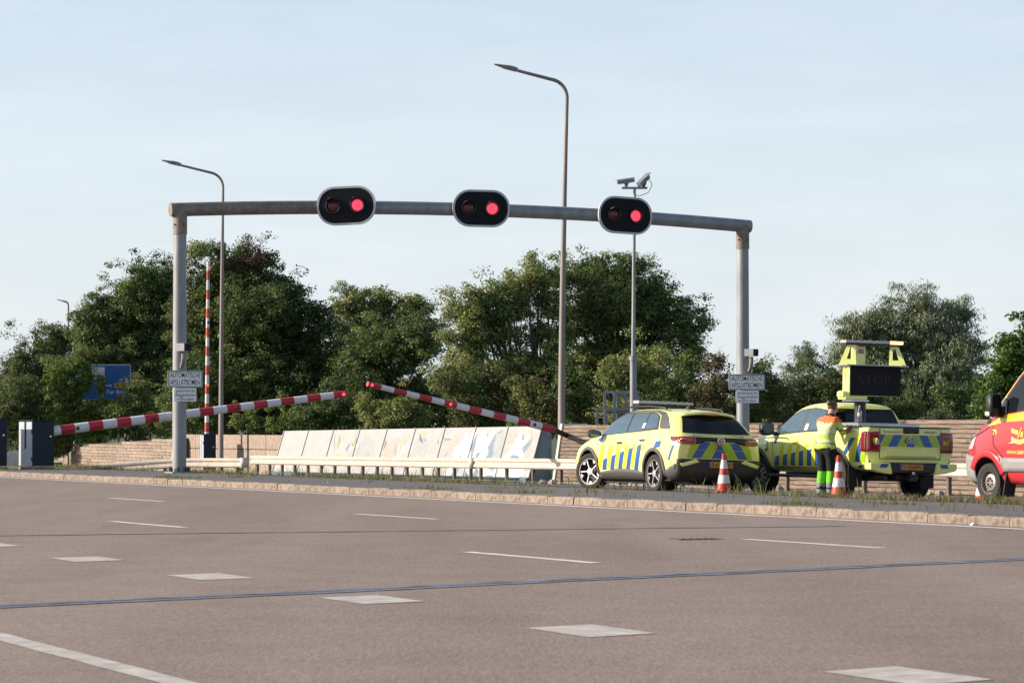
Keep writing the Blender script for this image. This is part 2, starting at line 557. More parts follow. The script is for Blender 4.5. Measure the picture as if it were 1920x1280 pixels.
def text_mesh(name, body, size, mat, parent, loc, rot, bold=0.0, depth=0.002, align='CENTER', width=None, shear=0.0, space=1.0):
    cu = bpy.data.curves.new(name, 'FONT')
    cu.body = body; cu.size = size; cu.extrude = depth; cu.offset = bold
    cu.align_x = align; cu.align_y = 'CENTER'; cu.shear = shear; cu.space_character = space
    cu.resolution_u = 3
    tmp = bpy.data.objects.new(name + '_tmp', cu)
    C.objects.link(tmp)
    dg = bpy.context.evaluated_depsgraph_get()
    me = bpy.data.meshes.new_from_object(tmp.evaluated_get(dg))
    bpy.data.objects.remove(tmp)
    bpy.data.curves.remove(cu)
    if width:
        xs = [v.co.x for v in me.vertices]
        w = max(xs) - min(xs)
        for v in me.vertices: v.co.x *= width / w
    me.name = name
    me.materials.clear(); me.materials.append(M[mat])
    o = bpy.data.objects.new(name, me)
    C.objects.link(o)
    o.parent = parent; o.location = loc; o.rotation_euler = rot
    return o

def bake(o):
    """apply the modifiers of o"""
    dg = bpy.context.evaluated_depsgraph_get()
    dg.update()
    me = bpy.data.meshes.new_from_object(o.evaluated_get(dg))
    o.modifiers.clear()
    old = o.data
    o.data = me
    bpy.data.meshes.remove(old)
    return o

def tri_mesh(name, co, nper, tint=None, mat='leaf', parent=None, smooth=False):
    """many separate polygons of nper corners straight from numpy"""
    n = len(co)
    me = bpy.data.meshes.new(name)
    me.vertices.add(n)
    me.vertices.foreach_set('co', co.astype(np.float32).ravel())
    me.loops.add(n)
    me.loops.foreach_set('vertex_index', np.arange(n, dtype=np.int32))
    me.polygons.add(n // nper)
    me.polygons.foreach_set('loop_start', np.arange(0, n, nper, dtype=np.int32))
    me.update(calc_edges=True)
    if tint is not None:
        a = me.attributes.new('tint', 'FLOAT_COLOR', 'POINT')
        rgba = np.ones((n, 4), np.float32); rgba[:, :3] = tint
        a.data.foreach_set('color', rgba.ravel())
    me.materials.append(M[mat])
    o = bpy.data.objects.new(name, me)
    C.objects.link(o)
    o.parent = parent
    return o

# =================================================================== THE SETTING
# ground to the horizon
g = MB()
g.add([(-3000, -300, -0.9), (3000, -300, -0.9), (3000, 5500, -0.9), (-3000, 5500, -0.9)], [(0, 1, 2, 3)])
tag(g.build('ground', 'meadow'), kind='structure')

def strip(name, mat, us, prof, parent=None):
    """sheet with a cross profile [(v, z)] swept along us, with a skirt down to the ground"""
    b = MB()
    nv = len(prof)
    for u in us:
        for (v, z) in prof:
            zz = z(u) if callable(z) else z
            b.v.append(tuple(rv(u, v, zz)))
    for i in range(len(us) - 1):
        for j in range(nv - 1):
            b.f.append((i * nv + j, i * nv + j + 1, (i + 1) * nv + j + 1, (i + 1) * nv + j)); b.m.append(0)
    return b.build(name, mat, parent, fix=False)

def frange(a, b, s):
    n = max(1, int(round((b - a) / s)))
    return [a + (b - a) * i / n for i in range(n + 1)]

def up(o):
    """make sheet normals face up"""
    me = o.data
    if me.polygons[0].normal.z < 0:
        me.flip_normals()
    return o

KERB_V = 24.65
road = up(strip('road', 'asphalt_old', frange(-420, 60, 20), [(-60, -0.92), (-59.9, 0.0), (-20, 0.0), (0, 0.0), (12, 0.0), (KERB_V + 0.02, 0.0)]))
tag(road, kind='structure')

def quad_mark(name, mat, corners, z=0.004, parent=road):
    b = MB()
    b.add([rv(u, v, z) for (u, v) in corners], [(0, 1, 2, 3)])
    return up(b.build(name, mat, parent, fix=False))

def worn_line(name, mat, u0, u1, vfun, w, z=0.004, step=0.25):
    """painted line with slightly uneven edges"""
    b = MB()
    us = frange(u0, u1, step)
    for u in us:
        v = vfun(u)
        b.v += [tuple(rv(u, v - w / 2 + random.uniform(-.008, .008), z)), tuple(rv(u, v + w / 2 + random.uniform(-.008, .008), z))]
    for i in range(len(us) - 1):
        b.f.append((2 * i, 2 * i + 1, 2 * i + 3, 2 * i + 2)); b.m.append(0)
    return up(b.build(name, mat, road, fix=False))

for k in range(-2, 3):                                    # lane dashes, 3 m long every 12 m
    u0 = -29.7 + 12 * k
    worn_line('lane_dash', 'line_paint_bright', u0, u0 + 3.05, lambda u: 14.25, 0.15)
for k in range(-3, 3):
    u0 = -31.55 + 11.95 * k
    worn_line('lane_dash', 'line_paint_bright', u0, u0 + 3.05, lambda u: 18.92, 0.15)
worn_line('edge_line', 'line_paint_bright', -330, 30, lambda u: 24.13, 0.21, step=1.0)
worn_line('solid_line', 'line_paint', -44, -4, lambda u: 5.66 - 0.047 * (u + 17.1), 0.19)
for k in range(-2, 8):                                    # wide block marking, 1 m every 4 m
    u0 = -13.75 - 4.0 * k
    v0 = 9.02 + 0.0375 * (-13.7 - u0)
    quad_mark('block_marking', 'line_paint', [(u0 - 0.5, v0 + .03), (u0 + 0.48, v0), (u0 + 0.36, v0 + 0.58), (u0 - 0.64, v0 + 0.61)])

def road_joint(p0, p1, w, z, lanes=1, name='road_joint'):
    b = MB()
    p0, p1 = Vector(p0), Vector(p1)
    d = (p1 - p0); L = d.length; d /= L
    n = Vector((-d.y, d.x))
    k = int(L / 0.18)
    for l in range(lanes):
        off = (l - (lanes - 1) / 2) * w * 1.25
        o = len(b.v)
        wob = random.random() * 9
        for i in range(k + 1):
            c = p0 + d * (L * i / k) + n * (off + 0.02 * math.sin(i * .21 + wob))
            ww = w / 2 * (0.75 + random.random() * 0.5)
            a, e = c + n * ww, c - n * ww
            b.v += [(a.x, a.y, z + l * .001), (e.x, e.y, z + l * .001)]
        for i in range(k):
            b.f.append((o + 2 * i, o + 2 * i + 1, o + 2 * i + 3, o + 2 * i + 2)); b.m.append(0)
    return up(b.build(name, 'bitumen_joint', road, fix=False))
road_joint((-16, 34.8), (4.6, 41.55), 0.24, 0.0055)
road_joint((-9, 18.35), (9.6, 34.95), 0.17, 0.0055, 2)
b = MB()                                                    # drain cover set in the lane
b.box((0, 0, 0.003), (0.62, 0.42, 0.006)); b.box((0, 0, .008), (.5, .3, .006), 1)
for k in range(5): b.box((-.2 + .1 * k, 0, .012), (.035, .26, .006), 0)
pt = at(1298, 36.7)
b.build('drain_cover', ['asphalt_dark', 'black'], road, loc=(pt.x, pt.y, 0.001), rot=(0, 0, ANG))

# kerb of single stones
kerb = MB()
kerb.box((0, 0, 0), (1, 1, 1))
kerb = strip('kerb', 'kerb_concrete', frange(-330, 30, 10), [(KERB_V + 0.03, -0.02), (KERB_V + 0.03, 0.10), (KERB_V + 0.21, 0.10), (KERB_V + 0.21, -0.02)])
tag(kerb, kind='structure')
def kerb_mesh():
    b = MB()
    n = 6
    prof = [(0, -0.03), (0.004, 0.110), (0.012, 0.130), (0.032, 0.140), (0.19, 0.14), (0.20, 0.13), (0.20, -0.03)]
    for i in range(n + 1):
        t = i / n - 0.5
        for (pv, pz) in prof:
            e = 0.008 if i in (0, n) and 0 < pz else 0
            b.v.append((t * 0.988, pv + e * .6 + random.uniform(-.003, .003), pz - e * .6 + random.uniform(-.003, .003) * (pz > 0)))
    k = len(prof)
    for i in range(n):
        for j in range(k - 1):
            b.f.append((i * k + j, i * k + j + 1, (i + 1) * k + j + 1, (i + 1) * k + j)); b.m.append(0)
    b.f.append(tuple(range(k))); b.m.append(0)
    b.f.append(tuple(reversed(range(n * k, n * k + k)))); b.m.append(0)
    o = b.build('kerb_stone', 'kerb_concrete', kerb)
    return o
kprot = [kerb_mesh() for _ in range(5)]
i = 0
u = -150.0
while u < -20:
    o = kprot[i] if i < 5 else kprot[i % 5].copy()
    if i >= 5: C.objects.link(o)
    L = 1.0
    p = rv(u + L / 2, KERB_V + random.uniform(-.012, .012), random.uniform(-.010, .006))
    o.location = p
    o.rotation_euler = (random.uniform(-.02, .02), random.uniform(-.006, .006), ANG - math.pi / 2 + random.uniform(-.008, .008))
    u += L
    i += 1

MED = 29.0
def verge():
    b = MB()
    us = frange(-140, -25, .35)
    for u in us:
        w0, w1 = random.uniform(.05, .30), random.uniform(.08, .40)
        for v in (MED - w0, MED + .02, MED + w1): b.v.append(tuple(rv(u, v, deck_z(v, u) + .0075)))
    for i in range(len(us) - 1):
        for j in range(2): b.f.append((3 * i + j, 3 * i + j + 1, 3 * i + 4 + j, 3 * i + 3 + j)); b.m.append(0)
    return tag(up(b.build('verge_soil', 'soil', fix=False)), kind='structure')
verge()
median = up(strip('median', 'asphalt_dark', frange(-330, 30, 15), [(KERB_V + 0.19, 0.122), (26.5, 0.128), (MED + .05, 0.125)]))
tag(median, kind='structure')
vs_ = [29.0, 29.6, 30.3, 30.9, 31.4, 32.3, 33.2, 36, 40, 44, 47.5, 47.6]
deck = up(strip('far_carriageway', 'asphalt_deck', frange(-260, 30, 8),
          [(v, (lambda u, v=v: deck_z(v, u) if v < 47.55 else -0.92)) for v in vs_]))
tag(deck, kind='structure')
worn_line('far_edge_line', 'line_paint_bright', -200, 10, lambda u: 42.9, 0.15, z=0).location = (0, 0, deck_z(42.9) + 0.02)

# ------------------------------------------------------------------ retaining walls
def unit_plank():
    b = MB()
    n = 5
    prof = [(-0.5, -0.5), (-0.5, 0.36), (-0.38, 0.5), (0.5, 0.5), (0.5, -0.5), (-0.42, -0.5)]
    for i in range(n + 1):
        t = i / n - 0.5
        for (a, c) in prof:
            j = 0.06 if a < -0.3 else 0
            b.v.append((t, a + random.uniform(-j, j), c + random.uniform(-.04, .04)))
    k = len(prof)
    for i in range(n):
        for j in range(k):
            j2 = (j + 1) % k
            b.f.append((i * k + j, i * k + j2, (i + 1) * k + j2, (i + 1) * k + j)); b.m.append(0)
    b.f.append(tuple(range(k))); b.m.append(0)
    b.f.append(tuple(reversed(range(n * k, n * k + k)))); b.m.append(0)
    return b

def plank_wall(name, label, p0, p1, z0, zt0, zt1, ch, plen, lean, mat='wall_stone', depth=0.12, group=None):
    """wall of single stone planks laid in courses between two points; the face leans back"""
    p0, p1 = Vector(p0), Vector(p1)
    d = p1 - p0; L = d.length; d /= L
    nrm = Vector((d.y, -d.x))                     # points to the road side
    if nrm.dot(V2) > 0: nrm = -nrm
    rz = math.atan2(-nrm.x, nrm.y) + math.pi
    core = MB()
    hz = min(zt0, zt1)
    cz = []
    for (q, zt) in ((p0, zt0), (p1, zt1)):
        for (off, z) in ((-depth * .8, z0), (-depth * .8 - lean * (zt - z0) * .999, zt - 0.02), (-1.0 - lean * (zt - z0), zt - .02), (-1.0, z0)):
            w = q + nrm * off
            cz.append((w.x, w.y, z))
    core.add(cz, [(0, 1, 5, 4), (1, 2, 6, 5), (2, 3, 7, 6), (0, 3, 2, 1), (4, 5, 6, 7)])
    root = core.build(name, 'soil')
    tag(root, label, 'wall', group)
    protos = [unit_plank().build('plank', mat, root) for _ in range(4)]
    cnt = 0
    nc = int(round((max(zt0, zt1) - z0) / ch))
    for r_ in range(nc):
        z = z0 + (r_ + 0.5) * ch
        s = -random.uniform(0, plen)
        while s < L:
            l = plen * random.uniform(0.7, 1.25)
            a, e = max(0, s), min(L, s + l)
            s += l
            if e - a < 0.15: continue
            mid = (a + e) / 2 / L
            if z + ch * 0.45 > zt0 + (zt1 - zt0) * mid: continue
            o = protos[cnt] if cnt < 4 else protos[cnt % 4].copy()
            if cnt >= 4: C.objects.link(o)
            w = p0 + d * ((a + e) / 2) + nrm * (-depth / 2 - lean * (z - z0) + random.uniform(-.008, .008))
            o.location = (w.x, w.y, z)
            o.rotation_euler = (-math.atan(lean), 0, rz)
            o.scale = (e - a - 0.012, depth, ch - 0.014)
            cnt += 1
    return root

WV = 46.2
def wp(px, v): 
    q = rv(on_line(px, v), v)
    return (q.x, q.y)
wr0, wr1 = wp(1041, WV), wp(2010, WV)
plank_wall('stone_wall', 'long leaning brown stone plank wall behind the parked vehicles', wr0, wr1, -0.55, 1.45, 1.62, 0.125, 2.5, 0.16)
# pale end post of that wall
q = Vector(wr0); nn = -V2
b = MB()
prof = []
for (z, t) in ((-0.5, 0), (1.5, 0)):
    for (al, off) in ((-0.16, 0.06), (0.0, 0.06), (0.0, -0.9), (-0.16, -0.9)):
        w = q + U2 * (al) + nn * (off - 0.16 * (z + .55))
        prof.append((w.x, w.y, z))
b.add(prof, [(0, 1, 5, 4), (1, 2, 6, 5), (2, 3, 7, 6), (3, 0, 4, 7), (4, 5, 6, 7), (3, 2, 1, 0)])
tag(b.build('wall_end_post', 'wall_end'), 'pale slanting concrete post closing the end of the stone wall', 'post')

# plain concrete wall further left
def slab_wall(name, label, p0, p1, z0, zt, n):
    p0, p1 = Vector(p0), Vector(p1)
    d = (p1 - p0); L = d.length; d /= L
    nrm = Vector((d.y, -d.x))
    if nrm.dot(V2) > 0: nrm = -nrm
    rz = math.atan2(d.y, d.x)
    b = MB()
    b.box((0, 0, (z0 + zt) / 2 - .01), (L, 0.5, zt - z0 - .02))
    c = (p0 + p1) / 2 - nrm * 0.36
    root = b.build(name, 'soil', loc=(c.x, c.y, 0), rot=(0, 0, rz))
    tag(root, label, 'wall')
    zm = (z0 + zt) / 2 + 0.22
    for k in range(n):
        for (za, zb) in ((z0, zm - .012), (zm + .012, zt)):
            b = MB()
            b.box((-L / 2 + L * (k + .5) / n, 0.25 + .05 if (Vector((-d.y, d.x)).dot(nrm) > 0) else -0.30, (za + zb) / 2), (L / n - 0.03, 0.10, zb - za), bev=0.012)
            b.build('slab', 'wall_concrete', root)
slab_wall('concrete_wall', 'plain brown concrete slab wall between barrier pole and white panels', wp(326, WV), wp(545, WV), -0.6, 1.06, 5)
b = MB()
b.box((0, 0, .25), (.10, .16, 1.75)); 
w = at(328, 131.5, 0)
tag(b.build('wall_joint_post', 'wall_end', loc=w + Vector((0, -.6, 0)), rot=(0, .06, ANG)), 'thin pale post where stone wall meets concrete wall', 'post')
# far-left stone wall, bending away
a0, a1, a2 = at(140, 150), at(326, 132), at(96, 168)
plank_wall('stone_wall', 'long low sunlit stone wall left of the gantry post', (a0.x, a0.y), (a1.x, a1.y), -0.75, ht(832, 150), ht(819, 132), 0.145, 2.2, 0.10, mat='wall_stone_sunlit')
plank_wall('stone_wall', 'short sloping stone wall beside the dark blue barrier box', (a2.x, a2.y), (a0.x - .12, a0.y + .1), -0.85, ht(864, 168), ht(840, 150), 0.145, 1.3, 0.06, mat='wall_stone_sunlit')
# spray paint on its end
dn = Vector((a1.x - a0.x, a1.y - a0.y)); dn.normalize()
nr = Vector((dn.y, -dn.x)); nr = nr if nr.dot(V2) < 0 else -nr
for (s0, s1, z0, z1, mt) in ((0.02, 0.12, -.5, .48, 'graf_yellow'), (0.16, 0.62, -.35, .50, 'graf_red')):
    b = MB()
    pts = []
    for (s, z) in ((s0, z0), (s1 - .08, z0 + .1), (s1 + .04, (z0 + z1) / 2), (s1, z1), (s0, z1)):
        w = Vector((a0.x, a0.y)) + dn * s + nr * (0.030 - 0.10 * (z + .75))
        pts.append((w.x, w.y, z))
    b.add(pts, [tuple(range(5))])
    tag(b.build('paint_mark', mt), 'faded %s spray paint on the end of the low stone wall' % ('yellow' if 'yel' in mt else 'dark red'), 'graffiti')

# ------------------------------------------------------------------ guard rails
def beam_profile(h):
    # W profile: (out, z) towards the road
    return [(0.0, h), (0.035, h), (0.085, h - .045), (0.085, h - .10), (0.03, h - .145), (0.03, h - .195), (0.085, h - .24), (0.085, h - .30), (0.035, h - .345), (0.0, h - .345)]

def guard_rail(name, label, pts, posts, capend=None, group='guard rails along the far edge'):
    """pts: (u, v, top z); posts: list of u positions"""
    root = empty(name, rv(pts[0][0], pts[0][1], pts[0][2] - 0.8))
    tag(root, label, 'guard rail', group)
    inv = -Vector(root.location)
    b = MB()
    prof = beam_profile(0.0)
    thick = 0.012
    full = prof + [(p[0] - thick - .002, p[1] + (0.004 if i < len(prof) / 2 else -.004) * 0) for i, p in reversed(list(enumerate(prof)))]
    n = len(full)
    for k, (u, v, z) in enumerate(pts):
        for (o_, dz) in full:
            b.v.append(tuple(rv(u, v - o_, z + dz) + inv))
    for k in range(len(pts) - 1):
        for j in range(n):
            j2 = (j + 1) % n
            b.f.append((k * n + j, k * n + j2, (k + 1) * n + j2, (k + 1) * n + j)); b.m.append(0)
    b.f.append(tuple(range(n))); b.m.append(0)
    b.f.append(tuple(reversed(range((len(pts) - 1) * n, len(pts) * n)))); b.m.append(0)
    b.build('beam', 'rail_zinc', root, smooth=True, angle=30)
    def topz(u):
        for (A, B_) in zip(pts, pts[1:]):
            if min(A[0], B_[0]) <= u <= max(A[0], B_[0]):
                t = (u - A[0]) / (B_[0] - A[0])
                return A[1] + (B_[1] - A[1]) * t, A[2] + (B_[2] - A[2]) * t
        return pts[-1][1], pts[-1][2]
    proto = None
    for u in posts:
        v, z = topz(u)
        gz = deck_z(v, u)
        h = z - 0.02 - gz
        b = MB()
        b.box((0, 0, h / 2 - .02), (0.10, 0.10, h + .04), 0)
        b.box((0.0, 0, 0.015), (0.16, 0.2, 0.03), 0)
        b.build('post', 'post_rust', root, loc=rv(u, v + 0.075, gz) + inv, rot=(0, 0, ANG))
        b = MB()
        b.lathe([(0.0, -.112), (0.017, -.110), (0.017, -.098)], 8, axis='Y')
        b.build('bolt', 'post_rust', root, loc=rv(u, v + .085, z - .17) + inv, rot=(0, 0, ANG - R(0)))
    if capend:
        u, v, z = capend
        b = MB()
        ring = []
        for i in range(9):
            a = math.pi * i / 8
            ring.append((0.14 * math.sin(a), -0.09 + 0.14 * (1 - math.cos(a))))
        for (du, dv) in ring:
            for zz in (0.015, -0.36):
                b.v.append(tuple(rv(u + du, v + dv, z + zz) + inv))
        for i in range(8):
            b.f.append((2 * i, 2 * i + 1, 2 * i + 3, 2 * i + 2)); b.m.append(0)
        ob = b.build('end_cap', 'rail_zinc', root, smooth=True)
        md = ob.modifiers.new('t', 'SOLIDIFY'); md.thickness = 0.012
    return root

RV_ = 44.0
def rtop(u): return deck_z(44.0, u) + 0.80
u1a, u1b = on_line(473, RV_), on_line(884, RV_)
guard_rail('guard_rail', 'cream guard rail in front of the white slanted panels', [(u, RV_, rtop(u)) for u in frange(u1a, u1b, 4)],
           frange(u1a + .4, u1b - .2, 1.27), (u1b - .02, RV_, rtop(u1b)))
u2a, u2b = on_line(892, RV_ - .18), on_line(2050, RV_ - .18)
guard_rail('guard_rail', 'cream guard rail running behind the parked vehicles', [(u, RV_ - .18, rtop(u) + 0.02) for u in frange(u2a, u2b, 4)],
           frange(u2a + .25, u2b - .2, 1.9))
# left run sinks into the ground at its far end
L0 = at(98, 112); L1 = at(455, 109.5)
def to_uv(p): return (p.x * U2.x + p.y * U2.y, p.x * V2.x + p.y * V2.y)
lpts = []
for k in range(13):
    t = k / 12
    p = L0.lerp(L1, t)
    uu, vv = to_uv(p)
    bow = math.sin(math.pi * t) * 0.8
    py = 857.5 + 17 * max(0, 1 - t / .62) ** 1.25
    lpts.append((uu, vv + bow, ht(py, p.y)))
uu0, uu1 = lpts[3][0], lpts[-1][0]
guard_rail('guard_rail', 'cream guard rail left of the gantry post sinking to the ground', lpts, frange(uu0, uu1 - .3, 0.62) if uu1 > uu0 else frange(uu1 + .3, uu0, 0.62),
           (lpts[-1][0] - .02, lpts[-1][1], lpts[-1][2]))
# short pale barrier block seen between the two boxes
b = MB()
b.prism([(-.3, 0), (.3, 0), (.18, .35), (.14, 1.0), (-.14, 1.0), (-.18, .35)], -1.6, 1.6, 'YZ')
tag(b.build('concrete_barrier', 'wall_end', loc=at(25, 118, -.62), rot=(0, 0, ANG)), 'pale concrete barrier block between the two dark blue boxes', 'barrier')
b = MB()
b.box((0, 0, .3), (.55, .3, .35), bev=.02); b.tube([(-.2, 0, -.35), (-.2, 0, .2)], .025); b.tube([(.2, 0, -.35), (.2, 0, .2)], .025)
tag(b.build('utility_box', 'green_paint', loc=at(102, 112.8, -.42), rot=(0, 0, ANG)), 'small dark green box at the foot of the low wall', 'box')

# ------------------------------------------------------------------ slanted white panels (graffiti)
PV = 45.5
pu0, pu1 = on_line(511, PV), on_line(991, PV)
proot = empty('panel_screen', rv(pu0, PV, deck_z(PV, pu0)))
tag(proot, 'long slanted screen of white sheet panels covered in faded graffiti', 'screen')
pinv = -Vector(proot.location)
NP = 9
PH0, PH1 = 0.02, 1.72
LEAN = 0.55
def panel_pt(u, s, off=0.0):
    """s 0..1 up the sloping face, off proud of it"""
    gz = deck_z(PV, u)
    top = 1.22 + 0.19 * (u - pu0) / (pu1 - pu0)
    z = gz + 0.06 + (top - gz - 0.06) * s
    v = PV + LEAN * s
    h = top - gz - .06
    L = math.hypot(LEAN, h)
    return rv(u, v - off * h / L, z + off * LEAN / L) + pinv
# body behind the sheets
b = MB()
for u in (pu0 + .05, pu1 - .05):
    for (s, off) in ((0, -.015), (1, -.015)): b.v.append(tuple(panel_pt(u, s, off)))
    gz = deck_z(PV, u)
    b.v.append(tuple(rv(u, PV + LEAN + .35, 1.1) + pinv)); b.v.append(tuple(rv(u, PV + LEAN + .35, gz) + pinv))
    b.v.append(tuple(rv(u, PV - .02, gz) + pinv))
b.f += [(0, 1, 6, 5), (1, 2, 7, 6), (2, 3, 8, 7), (0, 5, 9, 4), (0, 4, 3, 2, 1), (5, 6, 7, 8, 9)]; b.m += [0] * 6
b.build('carcass', 'panel_steel', proot)
b = MB()                                          # steel foot beam
for u in (pu0, pu1):
    gz = deck_z(PV, u)
    for (dv, dz) in ((-.10, 0.0), (-.10, .16), (.06, .2), (.06, 0)): b.v.append(tuple(rv(u, PV + dv, gz + dz) + pinv))
b.f += [(0, 1, 5, 4), (1, 2, 6, 5), (2, 3, 7, 6), (0, 3, 2, 1), (4, 5, 6, 7)]; b.m += [0] * 5
b.build('foot_beam', 'panel_steel', proot)
W_ = (pu1 - pu0) / NP
for k in range(NP):
    b = MB()
    a, e = pu0 + W_ * k + .02, pu0 + W_ * (k + 1) - .02
    top = [panel_pt(a, .02, .02), panel_pt(e, .02, .02), panel_pt(e, 1, .02), panel_pt(a, 1, .02)]
    bot = [panel_pt(a, .02, -.01), panel_pt(e, .02, -.01), panel_pt(e, 1, -.01), panel_pt(a, 1, -.01)]
    b.add(top + bot, [(0, 1, 2, 3), (7, 6, 5, 4), (0, 4, 5, 1), (1, 5, 6, 2), (2, 6, 7, 3), (3, 7, 4, 0)])
    b.build('panel', 'panel_sheet', proot)
for k in range(NP + 1):
    u = pu0 + W_ * k
    for (wd, du, mt, nm, off) in ((.035, -.045, 'panel_edge', 'edge_strip', .030), (.03, .0, 'panel_joint', 'joint_strip', .036)):
        b = MB()
        uu = u + du
        vs2 = [panel_pt(uu - wd, .01, off), panel_pt(uu + wd, .01, off), panel_pt(uu + wd, 1.012, off), panel_pt(uu - wd, 1.012, off),
               panel_pt(uu - wd, .01, 0), panel_pt(uu + wd, .01, 0), panel_pt(uu + wd, 1.012, 0), panel_pt(uu - wd, 1.012, 0)]
        b.add(vs2, [(0, 1, 2, 3), (0, 4, 5, 1), (1, 5, 6, 2), (2, 6, 7, 3), (3, 7, 4, 0)])
        b.build(nm, mt, proot)
# graffiti shapes (flat print on the sheets): coordinates are (panels from the left, height 0..1)
def graf(poly, mat, off):
    b = MB()
    c = len(poly)
    b.v = [tuple(panel_pt(pu0 + W_ * x, s, off)) for (x, s) in poly]
    b.f = [tuple(range(c))]; b.m = [0]
    o = b.build('graffiti_shape', mat, proot, fix=False)
    bm = bmesh.new(); bm.from_mesh(o.data)
    bmesh.ops.triangulate(bm, faces=bm.faces)
    bm.to_mesh(o.data); bm.free()
    if o.data.polygons[0].normal.dot(Vector((-V2.x, -V2.y, .3))) < 0: o.data.flip_normals()
    return o
def jit(cx, cy, rx, ry, n, j=.35, ph=0):
    return [(cx + rx * math.cos(2 * math.pi * i / n + ph) * (1 + random.uniform(-j, j)), cy + ry * math.sin(2 * math.pi * i / n + ph) * (1 + random.uniform(-j, j))) for i in range(n)]
random.seed(21)
for q_, (x, s, rx, ry, mt) in enumerate(((6.35, .5, .28, .36, 'graf_pink'), (7.45, .6, .30, .30, 'graf_pink'), (8.15, .70, .25, .22, 'graf_pink'), (8.72, .55, .12, .36, 'graf_pink'), (6.9, .30, .3, .2, 'graf_grey'), (7.75, .45, .28, .36, 'graf_grey'),
                              (5.3, .6, .35, .25, 'graf_grey'), (4.4, .5, .3, .3, 'graf_pink'), (3.4, .55, .35, .28, 'graf_grey'))):
    graf(jit(x, s, rx, ry, 13, .22), mt, .0206 + .0001 * q_)
A1 = [(6.42, .10), (6.55, .38), (6.48, .62), (6.62, .66), (6.74, .93), (6.86, .78), (6.95, .95), (7.06, .90), (7.00, .60), (7.12, .30), (7.02, .08), (6.92, .22), (6.86, .36), (6.72, .34), (6.66, .15), (6.55, .05)]
A2 = [(7.08, .12), (7.14, .5), (7.10, .86), (7.32, .96), (7.42, .80), (7.56, .97), (7.66, .9), (7.52, .62), (7.60, .50), (7.48, .34), (7.72, .22), (7.9, .10), (7.55, .06), (7.35, .25), (7.25, .06)]
A3 = [(8.02, .34), (8.24, .58), (8.14, .66), (8.30, .68), (8.42, .96), (8.50, .72), (8.72, .88), (8.66, .70), (8.56, .60), (8.74, .42), (8.80, .28), (8.52, .46), (8.34, .48), (8.18, .36)]
A4 = [(7.82, .12), (8.0, .24), (8.3, .30), (8.52, .20), (8.78, .30), (8.82, .08), (8.4, .04), (8.0, .04)]
for A in (A1, A2, A3):
    graf([(x + .10, s - .09) for (x, s) in A], 'graf_blue', .0224)
for A in (A1, A2, A3, A4):
    graf(A, 'graf_white', .0236)
for P in ([(7.62, .84), (7.84, .95), (7.80, .62), (7.66, .30), (7.58, .50)], [(7.70, .20), (7.94, .34), (8.16, .33), (8.0, .22)], [(6.68, .28), (6.74, .50), (6.82, .28)], [(7.2, .3), (7.24, .52), (7.36, .5)]):
    graf(P, 'graf_blue', .0248)
for P in ([(7.68, .86), (7.9, .9), (7.92, .62), (7.78, .45), (7.70, .62)],):
    graf(P, 'graf_grey', .0254)
for k in range(120):                                  # older, faded tags further left
    x = random.uniform(2.1, 6.3); s = random.uniform(.12, .95)
    a = random.uniform(0, 6.28); l = random.uniform(.08, .26); w = random.uniform(.008, .030)
    dx, ds = math.cos(a) * l * .6, math.sin(a) * l
    bend = random.uniform(-.06, .06)
    P = [(x - dx, s - ds), (x + bend, s + bend), (x + dx, s + ds), (x + dx + w, s + ds - w * 2), (x + bend + w, s + bend - w * 2), (x - dx + w, s - ds - w * 2)]
    if min(q[1] for q in P) > .05 and max(q[1] for q in P) < .985:
        graf(P, random.choice(['graf_grey', 'graf_grey', 'graf_yellow', 'graf_blue', 'graf_white', 'graf_pink']), .0212 + .0002 * (k % 6))
random.seed(8)
# stones lying by the rail
for k in range(16):
    px = random.choice([random.uniform(1000, 1075), random.uniform(1130, 1230), random.uniform(1440, 1600), random.uniform(1640, 1800)])
    vv = random.uniform(42.9, 43.6)
    uu = on_line(px, vv)
    b = MB()
    rr = random.uniform(.06, .16)
    b.v = [(math.cos(a) * rr * random.uniform(.7, 1.2) * c, math.sin(a) * rr * random.uniform(.7, 1.2) * c, h * rr) for (c, h) in ((1, 0), (1.05, .5), (.6, 1)) for a in [2 * math.pi * i / 7 for i in range(7)]]
    for l in range(2):
        for i in range(7): b.f.append((l * 7 + i, l * 7 + (i + 1) % 7, (l + 1) * 7 + (i + 1) % 7, (l + 1) * 7 + i)); b.m.append(0)
    b.f.append(tuple(range(14, 21))); b.m.append(0); b.f.append(tuple(reversed(range(7)))); b.m.append(0)
    tag(b.build('stone', 'stone_rubble', loc=rv(uu, vv, deck_z(vv, uu) - .01)), 'lump of broken concrete lying at the foot of the guard rail', 'stone', 'broken stones by the rail')

# =================================================================== STREET FURNITURE
def stadium(w, h, n=10):
    """rounded plate outline (x, z), flat sides with big corner radius"""
    r_ = h * 0.47
    pts = []
    for (cx, cz, a0) in ((w / 2 - r_, h / 2 - r_, 0), (-w / 2 + r_, h / 2 - r_, 90), (-w / 2 + r_, -h / 2 + r_, 180), (w / 2 - r_, -h / 2 + r_, 270)):
        for i in range(n + 1):
            a = R(a0 + 90 * i / n)
            pts.append((cx + r_ * math.cos(a), cz + r_ * math.sin(a)))
    return pts

def rrect(w, h, r_, n=4):
    pts = []
    for (cx, cz, a0) in ((w / 2 - r_, h / 2 - r_, 0), (-w / 2 + r_, h / 2 - r_, 90), (-w / 2 + r_, -h / 2 + r_, 180), (w / 2 - r_, -h / 2 + r_, 270)):
        for i in range(n + 1):
            a = R(a0 + 90 * i / n)
            pts.append((cx + r_ * math.cos(a), cz + r_ * math.sin(a)))
    return pts

